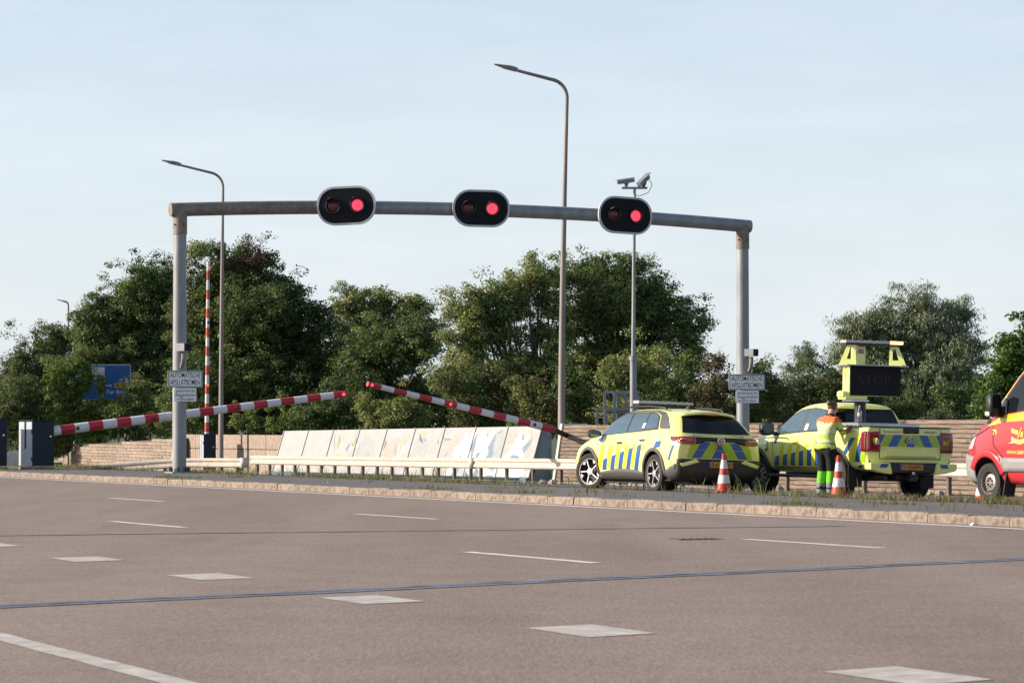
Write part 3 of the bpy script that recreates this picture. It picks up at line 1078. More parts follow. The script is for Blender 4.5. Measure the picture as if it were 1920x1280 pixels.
# ------------------------------------------------------------------ signal gantry
GL = at(336.5, 81.7); GR = at(1393, 88.3)
GZ = 7.33
gb = (GR - GL); glen = gb.length; gdir = gb.normalized()
gz0 = 0.125
gantry = empty('signal_gantry', (GL.x, GL.y, gz0))
tag(gantry, 'grey tubular steel gantry spanning the far carriageway', 'gantry')
ginv = -Vector(gantry.location)
def beam_pt(t):
    p = GL + gdir * (glen * t)
    return Vector((p.x, p.y, GZ + 0.24 * 4 * t * (1 - t)))
b = MB()
ts = [-0.016] + [i / 24 for i in range(25)] + [1.014]
b.tube([beam_pt(t) + ginv for t in ts], 0.19, 18, band=lambda i: 1 if i < 7 else 0)
b.build('beam', ['galv', 'galv_brown'], gantry, smooth=True)
for (P, zb, mi) in ((GL, gz0, 0), (GR, deck_z(45.5), 0)):
    b = MB()
    b.tube([Vector((P.x, P.y, zb)) + ginv, Vector((P.x, P.y, 2.5)) + ginv, Vector((P.x, P.y, GZ - .66)) + ginv], [0.195, 0.190, 0.178], 20)
    pst = b.build('post', 'galv', gantry, smooth=True)
    b = MB()
    b.tube([Vector((P.x, P.y, GZ - .68)) + ginv, Vector((P.x, P.y, GZ + .02)) + ginv], 0.197, 20)
    b.build('collar', 'galv_brown', gantry, smooth=True)
    b = MB()
    b.box(Vector((P.x, P.y, zb + .02)) + ginv, (.62, .62, .04), rot=Matrix.Rotation(ANG, 3, 'Z'))
    b.build('base_plate', 'galv', gantry)
    for i in range(8):
        a = 2 * math.pi * i / 8
        b = MB()
        b.lathe([(.028, .0), (.028, .10), (.012, .105), (.012, .15)], 6, close=True)
        b.build('anchor_bolt', 'black', gantry, loc=Vector((P.x + .255 * math.cos(a), P.y + .255 * math.sin(a), zb + .035)) + ginv)
    for s in (-1, 1):
        b = MB(); b.lathe([(.0, -.03), (.022, -.03), (.022, .03), (0, .03)], 8, axis='Y')
        b.build('bolt', 'black', gantry, loc=Vector((P.x + .13 * s, P.y - .15, GZ - .42)) + ginv)

def signal_head(label, px, w, h, nrm, roll, off=0.46):
    lo, hi = 0.0, 1.0
    for _ in range(40):
        t = (lo + hi) / 2
        p = beam_pt(t)
        if 960 + FPX * p.x / p.y < px: lo = t
        else: hi = t
    n = Vector(nrm).normalized()
    c = beam_pt(t) + n * off
    root = empty('bridge_signal', c - Vector((0, 0, h / 2)))
    root.rotation_euler = Matrix.Rotation(math.atan2(n.x, -n.y), 4, 'Z').to_euler()
    root.location = c
    tag(root, label, 'traffic light')
    root.rotation_euler.y = roll
    ol = stadium(w, h); il = stadium(w - 0.115, h - 0.115)
    b = MB(); b.prism(ol, 0.0, 0.05, 'XZ'); b.build('backboard', 'sign_grey', root)
    b = MB()
    N = len(ol)
    b.v = [(p[0], -.014, p[1]) for p in ol] + [(p[0], -.014, p[1]) for p in il] + [(p[0], 0.0, p[1]) for p in ol] + [(p[0], 0.0, p[1]) for p in il]
    for i in range(N):
        j = (i + 1) % N
        b.f += [(i, j, N + j, N + i), (2 * N + i, i, j, 2 * N + j)[::-1], (N + i, N + j, 3 * N + j, 3 * N + i)]; b.m += [0, 0, 0]
    b.build('border', 'sign_grey', root)
    b = MB(); b.prism(il, -.006, -.002, 'XZ'); b.build('face', 'board_black', root)
    b = MB(); b.box((0, .16, 0), (w * .68, .24, h * .55), bev=.03); b.build('housing', 'dark_plastic', root)
    b = MB(); b.box((0, off * .62, 0), (.24, off * .7, .4)); b.build('clamp', 'galv', root)
    for (cx, mt) in ((-.222 * w, 'lens_off'), (.19 * w, 'lens_red')):
        b = MB()
        b.lathe([(.205, -.006), (.212, -.07), (.194, -.075), (.165, -.02)], 24, axis='Y')
        ring = b.build('lens_ring', 'dark_plastic', root, loc=(cx, 0, 0), smooth=True)
        b = MB()
        b.lathe([(.163, -.012), (.130, -.030), (.07, -.041), (.0001, -.045)], 24, axis='Y')
        b.build('lens', mt, root, loc=(cx, 0, 0), smooth=True)
        b = MB()                                   # half-round visor
        k = 12
        for i in range(k + 1):
            a = R(35 + 110 * i / k)
            dpt = .08 + .20 * math.sin(math.pi * i / k) ** .7
            for (rr, y) in ((.222, -.005), (.215, -dpt)):
                b.v.append((rr * math.cos(a), y, rr * math.sin(a)))
        for i in range(k):
            b.f.append((2 * i, 2 * i + 1, 2 * i + 3, 2 * i + 2)); b.m.append(0)
        vz = b.build('visor', 'dark_plastic', root, loc=(cx, 0, 0), smooth=True)
        md = vz.modifiers.new('t', 'SOLIDIFY'); md.thickness = 0.008
signal_head('leftmost of the three black bridge signals with its right red lamp lit', 657, 1.66, 1.08, (-.12, -1, 0), -0.034, 0.72)
signal_head('middle one of the three black bridge signals on the gantry', 897, 1.64, 1.06, (.16, -1, 0), 0.012, 0.55)
signal_head('rightmost of the three black bridge signals, below the camera mast', 1160, 1.72, 1.08, (.44, -1, 0), 0.035)

# ------------------------------------------------------------------ text signs on the gantry posts
def post_sign(P, dx, nrm, zc, w, label, post_r=.19):
    n = Vector((nrm[0], nrm[1], 0)).normalized()
    side = Vector((-n.y, n.x, 0))
    yaw = math.atan2(n.x, -n.y)
    h = 0.47
    c = Vector((P.x, P.y, zc)) + n * (post_r + .05) + side * dx
    root = empty('text_sign', c); root.rotation_euler = (0, 0, yaw)
    tag(root, label, 'sign')
    b = MB(); b.prism(rrect(w, h, .035), -.012, .012); b.build('plate', 'sign_grey', root)
    b = MB(); b.prism(rrect(w - .035, h - .035, .03), -.0155, -.0125); b.build('border', 'black', root)
    b = MB(); b.prism(rrect(w - .075, h - .075, .025), -.0185, -.016); b.build('face', 'sign_white', root)
    for (tx, z) in (('AUTOMATISCHE', .098), ('AFSLUITBOMEN', -.098)):
        text_mesh('lettering', tx, .215, 'black', root, (0, -.0205, z), (R(90), 0, 0), bold=.0005, width=w * .86, depth=.001)
    b = MB()
    for z in (.12, -.12): b.box((-dx, .06, z), (.42, .08, .05))
    b.build('bracket', 'galv', root)
    w2, h2 = w * .64, .37
    c2 = c + Vector((0, 0, -h / 2 - h2 / 2 - .012)) + side * (.02 - dx * .15)
    r2 = empty('text_sign', c2); r2.rotation_euler = (0, 0, yaw)
    tag(r2, label.replace('black on white sign', 'small grey lower-case sign').replace('reading automatic barriers', 'below the barrier sign'), 'sign')
    b = MB(); b.prism(rrect(w2, h2, .02), -.012, .012); b.build('plate', 'sign_grey', r2)
    b = MB(); b.prism(rrect(w2 - .02, h2 - .02, .018), -.0155, -.0125); b.build('face', 'sign_white', r2)
    for (tx, z, k) in (('gemarkeerde', .112, .84), ('weggedeelten', .0, .90), ('vrijhouden', -.112, .74)):
        text_mesh('lettering', tx, .125, 'black', r2, (0, -.0175, z), (R(90), 0, 0), bold=.0, width=w2 * k, depth=.001, space=1.1)
    b = MB(); b.box((0, .05, 0), (.36, .07, .05)); b.build('bracket', 'galv', r2)
post_sign(GL, .115, (.30, -1), ht(709.5, 81.7), .96, 'black on white sign reading automatic barriers on the left gantry post')
post_sign(GR, .05, (.22, -1), ht(715.5, 88.3), 1.10, 'black on white sign reading automatic barriers on the right gantry post')

# small box cameras on curved brackets
def post_cam(P, side, zc, label):
    root = empty('detector', (P.x + .17 * side, P.y - .12, zc - .55))
    tag(root, label, 'detector')
    b = MB()
    pts = [(0, 0, 0), (.03, -.10, .02), (.06, -.14, .12), (.075, -.15, .25), (.08, -.15, .42)]
    b.tube(pts, [.055, .06, .062, .062, .058], 10)
    b.build('bracket', 'pole_weathered', root, smooth=True)
    b = MB(); b.prism([(-.14, -.10), (.15, -.10), (.17, .11), (-.14, .11)], -.13, .16)
    b.build('housing', 'galv', root, loc=(.08, -.15, .54), rot=(0, 0, R(58)))
    b = MB(); b.prism([(-.13, -.09), (.14, -.09), (.155, .10), (-.13, .10)], -.012, .012)
    b.build('lens_face', 'board_black', root, loc=Vector((.08, -.15, .54)) + Matrix.Rotation(R(58), 3, 'Z') @ Vector((.0, -.142, 0)), rot=(0, 0, R(58)))
post_cam(GL, .35, ht(650, 81.7), 'small box detector on a curved bracket on the left gantry post')
post_cam(GR, .9, ht(660, 88.3), 'small box detector on a curved bracket on the right gantry post')

# ------------------------------------------------------------------ lamp posts
def lamp_post(label, base, z0, top, r0, r1, arm, adir, lean=0.0, head=1.0):
    root = empty('street_lamp', (base.x, base.y, z0))
    tag(root, label, 'street lamp', 'street lamps')
    H = top - z0
    ad = Vector((adir[0], adir[1], 0)).normalized()
    b = MB()
    pts, rad = [], []
    rc = 0.62 * head
    for i in range(9):
        t = i / 8
        pts.append(Vector((lean * t * t, 0, (H - rc) * t))); rad.append(r0 + (r1 - r0) * t)
    e = pts[-1]
    for i in range(1, 8):
        a = R(83) * i / 7
        pts.append(e + ad * (rc * (1 - math.cos(a))) + Vector((0, 0, rc * math.sin(a)))); rad.append(r1)
    dirn = (pts[-1] - pts[-2]).normalized()
    q = pts[-1]
    pts.append(q + dirn * arm * .5); rad.append(r1 * .92)
    pts.append(q + dirn * arm); rad.append(r1 * .85)
    b.tube(pts, rad, 12)
    b.build('pole', 'pole_weathered', root, smooth=True)
    hp = pts[-1]
    b = MB()
    L, W = .86 * head, .30 * head
    side = Vector((-ad.y, ad.x, 0))
    secs = [(0, .35, .07, .05), (.12, .55, .09, .07), (.35, 1, .085, .06), (.65, 1, .05, .04), (.9, .8, .025, .02), (1, .5, .012, .01)]
    for (t, wf, hu, hd) in secs:
        c = hp + dirn * (L * t) + Vector((0, 0, .015 * head))
        for (sx, sz) in ((-1, 0), (-.6, 1), (.6, 1), (1, 0), (.7, -1), (-.7, -1)):
            b.v.append(tuple(c + side * (W / 2 * wf * sx) + Vector((0, 0, (hu if sz > 0 else hd) * sz * head))))
    for i in range(len(secs) - 1):
        for j in range(6):
            j2 = (j + 1) % 6
            b.f.append((i * 6 + j, i * 6 + j2, (i + 1) * 6 + j2, (i + 1) * 6 + j)); b.m.append(0)
    b.f += [tuple(range(6)), tuple(reversed(range(30, 36)))]; b.m += [0, 0]
    lum = b.build('luminaire', 'galv', root, smooth=True, angle=50)
    b = MB()
    c = hp + dirn * (L * .45) + Vector((0, 0, -.04 * head))
    b.box(c, (L * .4, W * .6, .02), rot=Matrix.Rotation(math.atan2(ad.y, ad.x), 3, 'Z') @ Matrix.Rotation(-math.asin(dirn.z), 3, 'Y'))
    b.build('lens', 'lamp_clear', lum)
    return root
wl = Vector((*wp(1052.5, 47.1), 0))
lamp_post('tall street lamp standing behind the stone wall in mid picture', wl, -0.5, ht(147, wl.y), .135, .062, 1.20, (-.96, -.20), lean=.20)
wl2 = Vector((*wp(414.5, 45.2), 0))
lamp_post('street lamp rising behind the left gantry post', wl2, deck_z(45.2, -100), ht(322, wl2.y), .115, .055, 1.25, (-.96, -.20), lean=.06)
wl3 = at(127.5, 250)
lamp_post('distant small street lamp above the trees at far left', wl3, -0.8, ht(564, 250), .12, .07, .25, (-1, -.1), head=.55)

# ------------------------------------------------------------------ camera mast
wm = Vector((*wp(1187.5, 47.4), 0))
ms = empty('camera_mast', (wm.x, wm.y, -.5))
tag(ms, 'slim grey mast carrying two surveillance cameras behind the wall', 'mast')
mt_ = ht(352, wm.y) + .5; mj = ht(668, wm.y) + .5
b = MB()
b.tube([(0, 0, 0), (0, 0, mj)], .112, 14); b.build('lower_pole', 'galv', ms, smooth=True)
b = MB(); b.tube([(0, 0, mj - .12), (0, 0, mj + .03)], .135, 14); b.build('collar', 'galv', ms, smooth=True)
b = MB(); b.tube([(0, 0, mj), (.02, 0, mj + 3), (.05, 0, mt_)], [.068, .058, .045], 12); b.build('upper_pole', 'galv', ms, smooth=True)
b = MB(); b.box((.05, 0, mt_ + .02), (.84, .09, .07)); b.build('cross_bar', 'galv', ms)
for (x, dirv, z) in ((-.28, Vector((-.93, -.35, -.17)), .24), (.30, Vector((.55, .60, .55)), .25)):
    b = MB()
    d = dirv.normalized()
    rot = d.to_track_quat('X', 'Z').to_matrix()
    b.box((0, 0, 0), (.56, .15, .13), rot=rot, bev=.02)
    b.box(rot @ Vector((.04, 0, .085)), (.66, .19, .02), rot=rot)
    cb = b.build('camera_housing', 'galv', ms, loc=(.05 + x, 0, mt_ + z))
    b = MB(); b.box(rot @ Vector((.285, 0, 0)), (.02, .12, .10), rot=rot); b.build('lens_window', 'black', cb)
    b = MB(); b.tube([(0, 0, -.2), (0, 0, -.05)], .05, 10); b.tube([(0, 0, -.12), (.03, 0, -.02)], .07, 10); b.build('tilt_joint', 'dark_plastic' if x > 0 else 'galv', cb, smooth=True)
b = MB()
b.tube([(.43 + .1 * math.sin(i * .5) * 1.2 + .02 * i, -.02, mt_ + .36 - .062 * i) for i in range(9)] + [(.2, -.02, mt_ - .25), (.06, -.02, mt_ - .2)], .012, 6)
b.build('cable', 'black', ms)

# ------------------------------------------------------------------ steel frame on the wall
fD = 101.0
fr = empty('steel_frame', at(1150, fD, 0)); fr.location.z = 0
tag(fr, 'stepped open frame of grey steel posts behind the stone wall', 'frame')
fx = lambda px: (px - 1150) * fD / FPX
zb, zm, zt = -.6, ht(766, fD), ht(734, fD)
for (px, top, y) in ((1119.5, zm, 0), (1135.5, zm, -.1), (1134.5, zt, .25), (1152, zt, 0), (1160, zt - .03, .7), (1175, zt - .03, .7), (1196, zm, 0), (1196, zt, .3)):
    b = MB(); b.box((fx(px), y, (zb + top) / 2), (.095, .14, top - zb)); b.build('upright', 'galv', fr)
for (a, e, z, y) in ((1117, 1200, zm, 0), (1133, 1200, zt, .12), (1133, 1200, zm - .1, .3), (1150, 1200, zt - .05, .7)):
    b = MB(); b.box(((fx(a) + fx(e)) / 2, y, z + .0), (fx(e) - fx(a), .09, .085)); b.build('cross_rail', 'galv', fr)

# ------------------------------------------------------------------ barriers
def barrier_arm(root, p0, p1, r0, r1, nseg, first_red, red, lamps, inv, mname='arm'):
    b = MB()
    pts = [p0.lerp(p1, i / nseg) + inv for i in range(nseg + 1)]
    rad = [r0 + (r1 - r0) * i / nseg for i in range(nseg + 1)]
    b.tube(pts, rad, 16, band=lambda i: 1 if (i % 2 == 0) == first_red else 0)
    a = b.build(mname, ['barrier_white', red], root, smooth=True)
    for (t, on) in lamps:
        c = p0.lerp(p1, t) + inv
        rr = r0 + (r1 - r0) * t
        b = MB(); b.lathe([(.052, -.0), (.055, -.05), (.04, -.065), (.0001, -.07)], 12, axis='Y')
        b.build('warning_lamp', 'lamp_red' if on else 'dark_plastic', a, loc=c + Vector((0, -rr + .02, 0)), smooth=True)
    return a

def barrier_box(label, base, w, d, h, yaw, slot=True):
    root = empty('barrier_box', base, yaw)
    tag(root, label, 'barrier')
    b = MB(); b.box((0, 0, h / 2 + .07), (w, d, h - .07), bev=.012); bd = b.build('cabinet', 'box_blue', root)
    b = MB(); b.box((0, 0, .035), (w + .06, d + .06, .07)); b.build('plinth', 'kerb_concrete', root)
    b = MB(); b.box((0, 0, h + .055), (w + .03, d + .03, .03), bev=.008); b.build('lid', 'box_blue', root)
    if slot:
        for s in (-1, 1):
            b = MB(); b.box((-w / 2 - .012, s * d * .285, h / 2 + .06), (.02, d * .41, h - .10)); b.build('side_panel', 'box_grey', root)
        b = MB(); b.box((-w / 2 - .0115, 0, h * .21 + .06), (.019, d * .17, h * .36)); b.build('side_panel', 'box_grey', root)
    b = MB(); b.lathe([(.0, -.02), (.03, -.02), (.03, .0)], 10, axis='Y'); b.build('lock', 'chrome', root, loc=(w / 2 - .12, -d / 2 - .002, h * .70), smooth=True)
    for z in (.22, .80):
        b = MB(); b.box((-w / 2 - .02, -d / 2 + .01, h * z), (.03, .03, .12)); b.build('hinge', 'black', root)
    return root

BD = 89.0
bz = .125
bp_ = at(70, BD, bz)
bx1 = barrier_box('dark blue barrier box whose striped arm reaches to the right', bp_ + Vector((-.02, .05, 0)), .70, .88, 1.40, R(35))
inv1 = Matrix.Rotation(-R(35), 4, 'Z')
def loc1(p): return inv1 @ (p - Vector(bx1.location))
pA = at(86, 89.0, ht(808.5, 89.0)); pB = at(649, 92.8, ht(737, 92.8))
b = MB()
nseg = 22
A_, B_ = loc1(pA), loc1(pB)
arm = barrier_arm(bx1, A_, B_, .150, .105, nseg, False, 'barrier_red', [(.985, True), (.62, False), (.095, False), (.345, False)], Vector((0, 0, 0)))
# second box cut by the picture edge
barrier_box('dark blue barrier box cut off by the left picture edge', at(-22, 88.5, bz), .80, .90, 1.46, R(35), slot=False)

# upright arm beyond the concrete wall
ub = Vector((*wp(391, 45.0), 0)); ub.z = deck_z(45.0, -105) - .05
bx2 = barrier_box('small dark blue barrier box with its striped arm raised upright', ub, .52, .56, ht(815, ub.y) - ub.z, R(20))
hh = ht(813, ub.y) - ub.z
barrier_arm(bx2, Vector((-.09, -.08, hh - .3)), Vector((-.05, -.08, ht(489, ub.y) - ub.z)), .095, .062, 19, False, 'barrier_orange', [(.965, True), (.31, True), (.66, False)], Vector((0, 0, 0)))
# right-hand arm coming down from behind the wall
aP, aQ = at(1036, 99.0, ht(803, 99.0)), at(689, 95.2, ht(718.5, 95.2))
bx3 = empty('barrier', (aP.x + .95, aP.y + 1.6, -.5))
tag(bx3, 'red and white barrier arm slanting up to the left from the stone wall', 'barrier')
inv3 = -Vector(bx3.location)
barrier_arm(bx3, aP, aQ, .125, .085, 15, True, 'barrier_red', [(.975, True), (.56, True), (.10, False)], inv3)
b = MB(); b.box((0, .15, .75), (.6, .6, 1.5), bev=.02); b.build('cabinet', 'box_blue', bx3)
b = MB(); b.tube([aP + inv3 + Vector((-.01, .05, 0)), aP + inv3 + Vector((.04, 1.0, -.02)), Vector((0, .3, 1.4))], [.09, .09, .09], 10); b.build('pivot', 'dark_plastic', bx3)

# ------------------------------------------------------------------ blue direction sign among the shrubs
bsD = 154.5
bs = empty('direction_sign', at(180, bsD, -.9)); 
tag(bs, 'blue direction sign half hidden by green shrubs', 'sign')
sx = lambda px: (px - 180) * bsD / FPX
sz = lambda py: ht(py, bsD) + .9
def plate(name, a, e, t, bt, y, mat, rr=.05, parent=bs):
    b = MB()
    w, h = sx(e) - sx(a), sz(t) - sz(bt)
    b.prism(rrect(w, h, rr), -.01, .01)
    return b.build(name, mat, parent, loc=((sx(a) + sx(e)) / 2, y, (sz(t) + sz(bt)) / 2))
plate('border', 128, 245.5, 682, 748, 0, 'road_sign_white', .08)
fc = plate('face', 129, 244.2, 683.5, 747, -.022, 'road_blue', .07)
plate('name_panel', 140, 196.5, 687, 697, -.045, 'road_sign_white', .02)
plate('name_panel', 140, 196.5, 698, 710, -.045, 'road_sign_white', .02)
text_mesh('lettering', 'Zuid-brug', .30, 'black', bs, (sx(196) - .05, -.058, sz(703.5)), (R(90), 0, 0), align='RIGHT', bold=.006)
plate('road_number', 214.5, 236, 717, 726, -.045, 'plate_amber', .03)
text_mesh('lettering', 'N 36', .24, 'black', bs, (sx(215) + .05, -.058, sz(721.5)), (R(90), 0, 0), align='LEFT', bold=.006)
text_mesh('lettering', 'Ter Bo', .30, 'road_sign_white', bs, (sx(198) + .02, -.035, sz(734)), (R(90), 0, 0), align='LEFT', bold=.004)
b = MB()
b.box((sx(192.8), -.035, (sz(716) + sz(745)) / 2), (.045, .01, sz(716) - sz(745)))
b.box((sx(186), -.036, sz(717)), (sx(192) - sx(180), .01, .045)); b.box((sx(200), -.036, sz(721.5)), (sx(207) - sx(193.5), .01, .045))
for (px, py, s) in ((178, 717, -1), (210, 721.5, 1)):
    b.prism([(sx(px), sz(py)), (sx(px) - s * .12, sz(py) + .1), (sx(px) - s * .07, sz(py)), (sx(px) - s * .12, sz(py) - .1)], -.042, -.032)
b.build('arrow', 'road_sign_white', bs)
for px in (140, 222):
    b = MB(); b.tube([(sx(px), .1, 0), (sx(px), .1, sz(684))], .06, 10); b.build('post', 'galv', bs, smooth=True)

# ------------------------------------------------------------------ traffic cones
def traffic_cone(label, px, py_base, d, h):
    z = deck_z(0)
    p = at(px, d)
    uu, vv = to_uv(p)
    root = empty('traffic_cone', (p.x, p.y, deck_z(vv, uu)))
    tag(root, label, 'cone', 'traffic cones by the vehicles')
    b = MB()
    b.prism(rrect(.36, .36, .05), 0, .04, 'XY'); b.build('base', 'cone_red', root)
    def rr(t): return .152 + (.030 - .152) * t
    ts = [0, .22, .46, .60, .80, .935, .95, 1]
    ms_ = [0, 1, 0, 1, 0, 0, 0]
    ms_ = [0, 1, 0, 1, 0, 0, 0]
    prof = [(rr(.04), .04)] + [(rr(t), h * t) for t in (.245, .455, .62, .835, .94)] + [(.038, h * .945), (.034, h)]
    b = MB(); b.lathe(prof, 20, mats=[0, 1, 0, 1, 0, 0, 0], close=True)
    b.build('body', ['cone_red', 'cone_white'], root, smooth=True, angle=60)
traffic_cone('red and white traffic cone in front of the estate car rear', 1357, 921, 57.6, .76)
traffic_cone('red and white traffic cone beside the worker and pickup', 1572, 931, 55.4, .775)
# third cone mostly hidden by the van wheel
traffic_cone('traffic cone almost hidden behind the red van front wheel', 1840, 935, 55.6, .62)

# =================================================================== VEHICLES
# local frame: x forward, y left, z up, origin on the ground under the middle of the wheelbase
class Car:
    def __init__(self, root, secs, paint, arches, sub=3, crease=None):
        """secs: (x, [(y, z) from bottom centre up to roof centre]) for the left half, rear to front"""
        self.root = root
        K = len(secs[0][1])
        vs, fs = [], []
        ring = 2 * K - 2
        for (x, pts) in secs:
            for (y, z) in pts: vs.append((x, y, z))
            for (y, z) in reversed(pts[1:-1]): vs.append((x, -y, z))
        n = len(secs)
        for i in range(n - 1):
            for j in range(ring):
                j2 = (j + 1) % ring
                fs.append((i * ring + j, i * ring + j2, (i + 1) * ring + j2, (i + 1) * ring + j))
        for (i, rev) in ((0, False), (n - 1, True)):      # end caps as quad strips
            o = i * ring
            for k in range(K - 1):
                l0, l1 = o + k, o + k + 1
                r0 = o + (ring - k) % ring
                r1 = o + (ring - k - 1) % ring
                q = [l0, l1, r1, r0]
                q2 = []
                for a in q:
                    if a not in q2: q2.append(a)
                if len(q2) >= 3: fs.append(tuple(q2 if not rev else reversed(q2)))
        me = bpy.data.meshes.new('body'); me.from_pydata(vs, [], fs)
        bm = bmesh.new(); bm.from_mesh(me); bmesh.ops.recalc_face_normals(bm, faces=bm.faces); bm.to_mesh(me); bm.free()
        me.materials.append(M[paint]); me.materials.append(M['black'])
        o = bpy.data.objects.new('body', me); C.objects.link(o)
        md = o.modifiers.new('s', 'SUBSURF'); md.levels = sub; md.render_levels = sub
        bake(o)
        self.bvh = BVHTree.FromPolygons([v.co.copy() for v in o.data.vertices], [tuple(p.vertices) for p in o.data.polygons])
        cut = []
        for (ax, az, r_, yin) in arches:
            for s in (-1, 1):
                c = MB(); c.lathe([(r_, yin * s), (r_, 1.6 * s)], 40, axis='Y', at=(ax, 0, az), close=True)
                co = c.build('cutter', 'black'); cut.append(co)
                md = o.modifiers.new('b', 'BOOLEAN'); md.operation = 'DIFFERENCE'; md.object = co; md.solver = 'EXACT'
                try: md.material_mode = 'TRANSFER'
                except Exception: pass
        bpy.context.view_layer.update()
        bake(o)
        for co in cut: bpy.data.objects.remove(co)
        o.data.shade_smooth(); o.data.set_sharp_from_angle(angle=R(40))
        o.parent = root
        self.body = o
    def hit(self, a, c, side, off):
        """side: 'L','R' (a=x, c=z); 'B' rear, 'F' front (a=y, c=z); 'T' top (a=x, c=y)"""
        if side in 'LR':
            s = 1 if side == 'L' else -1
            org, d = Vector((a, 4 * s, c)), Vector((0, -s, 0))
        elif side == 'B': org, d = Vector((-8, a, c)), Vector((1, 0, 0))
        elif side == 'F': org, d = Vector((8, a, c)), Vector((-1, 0, 0))
        else: org, d = Vector((a, c, 5)), Vector((0, 0, -1))
        loc, nrm, idx, dist = self.bvh.ray_cast(org, d)
        if loc is None:
            loc, nrm, idx, dist = self.bvh.find_nearest(org + d * (3.2 if side in 'LR' else 6 if side in 'BF' else 4))
            loc = Vector((a, loc.y, c)) if side in 'LR' else Vector((loc.x, a, c)) if side in 'BF' else loc
        if nrm.dot(d) > 0: nrm = -nrm
        return loc + nrm * off
    def patch(self, name, mat, lower, upper, side='L', off=0.004, n=10, m=5, parent=None, thick=0.0):
        """surface piece between two polylines, laid on the body"""
        def samp(pl, t):
            if len(pl) == 1: return Vector(pl[0])
            L = [0]
            for p, q in zip(pl, pl[1:]): L.append(L[-1] + (Vector(q) - Vector(p)).length)
            s = t * L[-1]
            for i in range(len(pl) - 1):
                if s <= L[i + 1] + 1e-9:
                    f = (s - L[i]) / max(1e-9, L[i + 1] - L[i])
                    return Vector(pl[i]).lerp(Vector(pl[i + 1]), f)
            return Vector(pl[-1])
        vs, fs = [], []
        for i in range(n + 1):
            a, e = samp(lower, i / n), samp(upper, i / n)
            for j in range(m + 1):
                p = a.lerp(e, j / m)
                vs.append(self.hit(p.x, p.y, side, off))
        for i in range(n):
            for j in range(m):
                fs.append((i * (m + 1) + j, (i + 1) * (m + 1) + j, (i + 1) * (m + 1) + j + 1, i * (m + 1) + j + 1))
        b = MB(); b.add(vs, fs)
        o = b.build(name, mat, parent or self.root, fix=False)
        out = {'L': (0, 1, 0), 'R': (0, -1, 0), 'B': (-1, 0, 0), 'F': (1, 0, 0), 'T': (0, 0, 1)}[side]
        s = sum((p.normal.dot(Vector(out)) for p in o.data.polygons))
        if s < 0: o.data.flip_normals()
        o.data.shade_smooth()
        if thick:
            md = o.modifiers.new('t', 'SOLIDIFY'); md.thickness = thick; md.offset = 1
        return o
    def quad(self, name, mat, p, side='L', off=0.004, n=4, m=4, parent=None, thick=0.0):
        return self.patch(name, mat, [p[0], p[1]], [p[3], p[2]], side, off, n, m, parent, thick)
    def arch(self, name, mat, ax, az, r0, r1, side, a0=-8, a1=188, off=0.012, thick=0.012, n=30):
        lo = [(ax + r0 * math.cos(R(a0 + (a1 - a0) * i / n)), az + r0 * math.sin(R(a0 + (a1 - a0) * i / n))) for i in range(n + 1)]
        hi = [(ax + r1 * math.cos(R(a0 + (a1 - a0) * i / n)), az + r1 * math.sin(R(a0 + (a1 - a0) * i / n))) for i in range(n + 1)]
        return self.patch(name, mat, lo, hi, side, off, n, 3, thick=thick)
    def seam(self, pts, side='L', w=.016, off=.0035, mat='black', parent=None, name='panel_gap'):
        lo, hi = [], []
        for i, p in enumerate(pts):
            q0, q1 = Vector(pts[max(0, i - 1)]), Vector(pts[min(len(pts) - 1, i + 1)])
            d = (q1 - q0).normalized(); nn = Vector((-d.y, d.x)) * w / 2
            lo.append(tuple(Vector(p) - nn)); hi.append(tuple(Vector(p) + nn))
        return self.patch(name, mat, lo, hi, side, off, max(8, 4 * len(pts)), 1, parent)

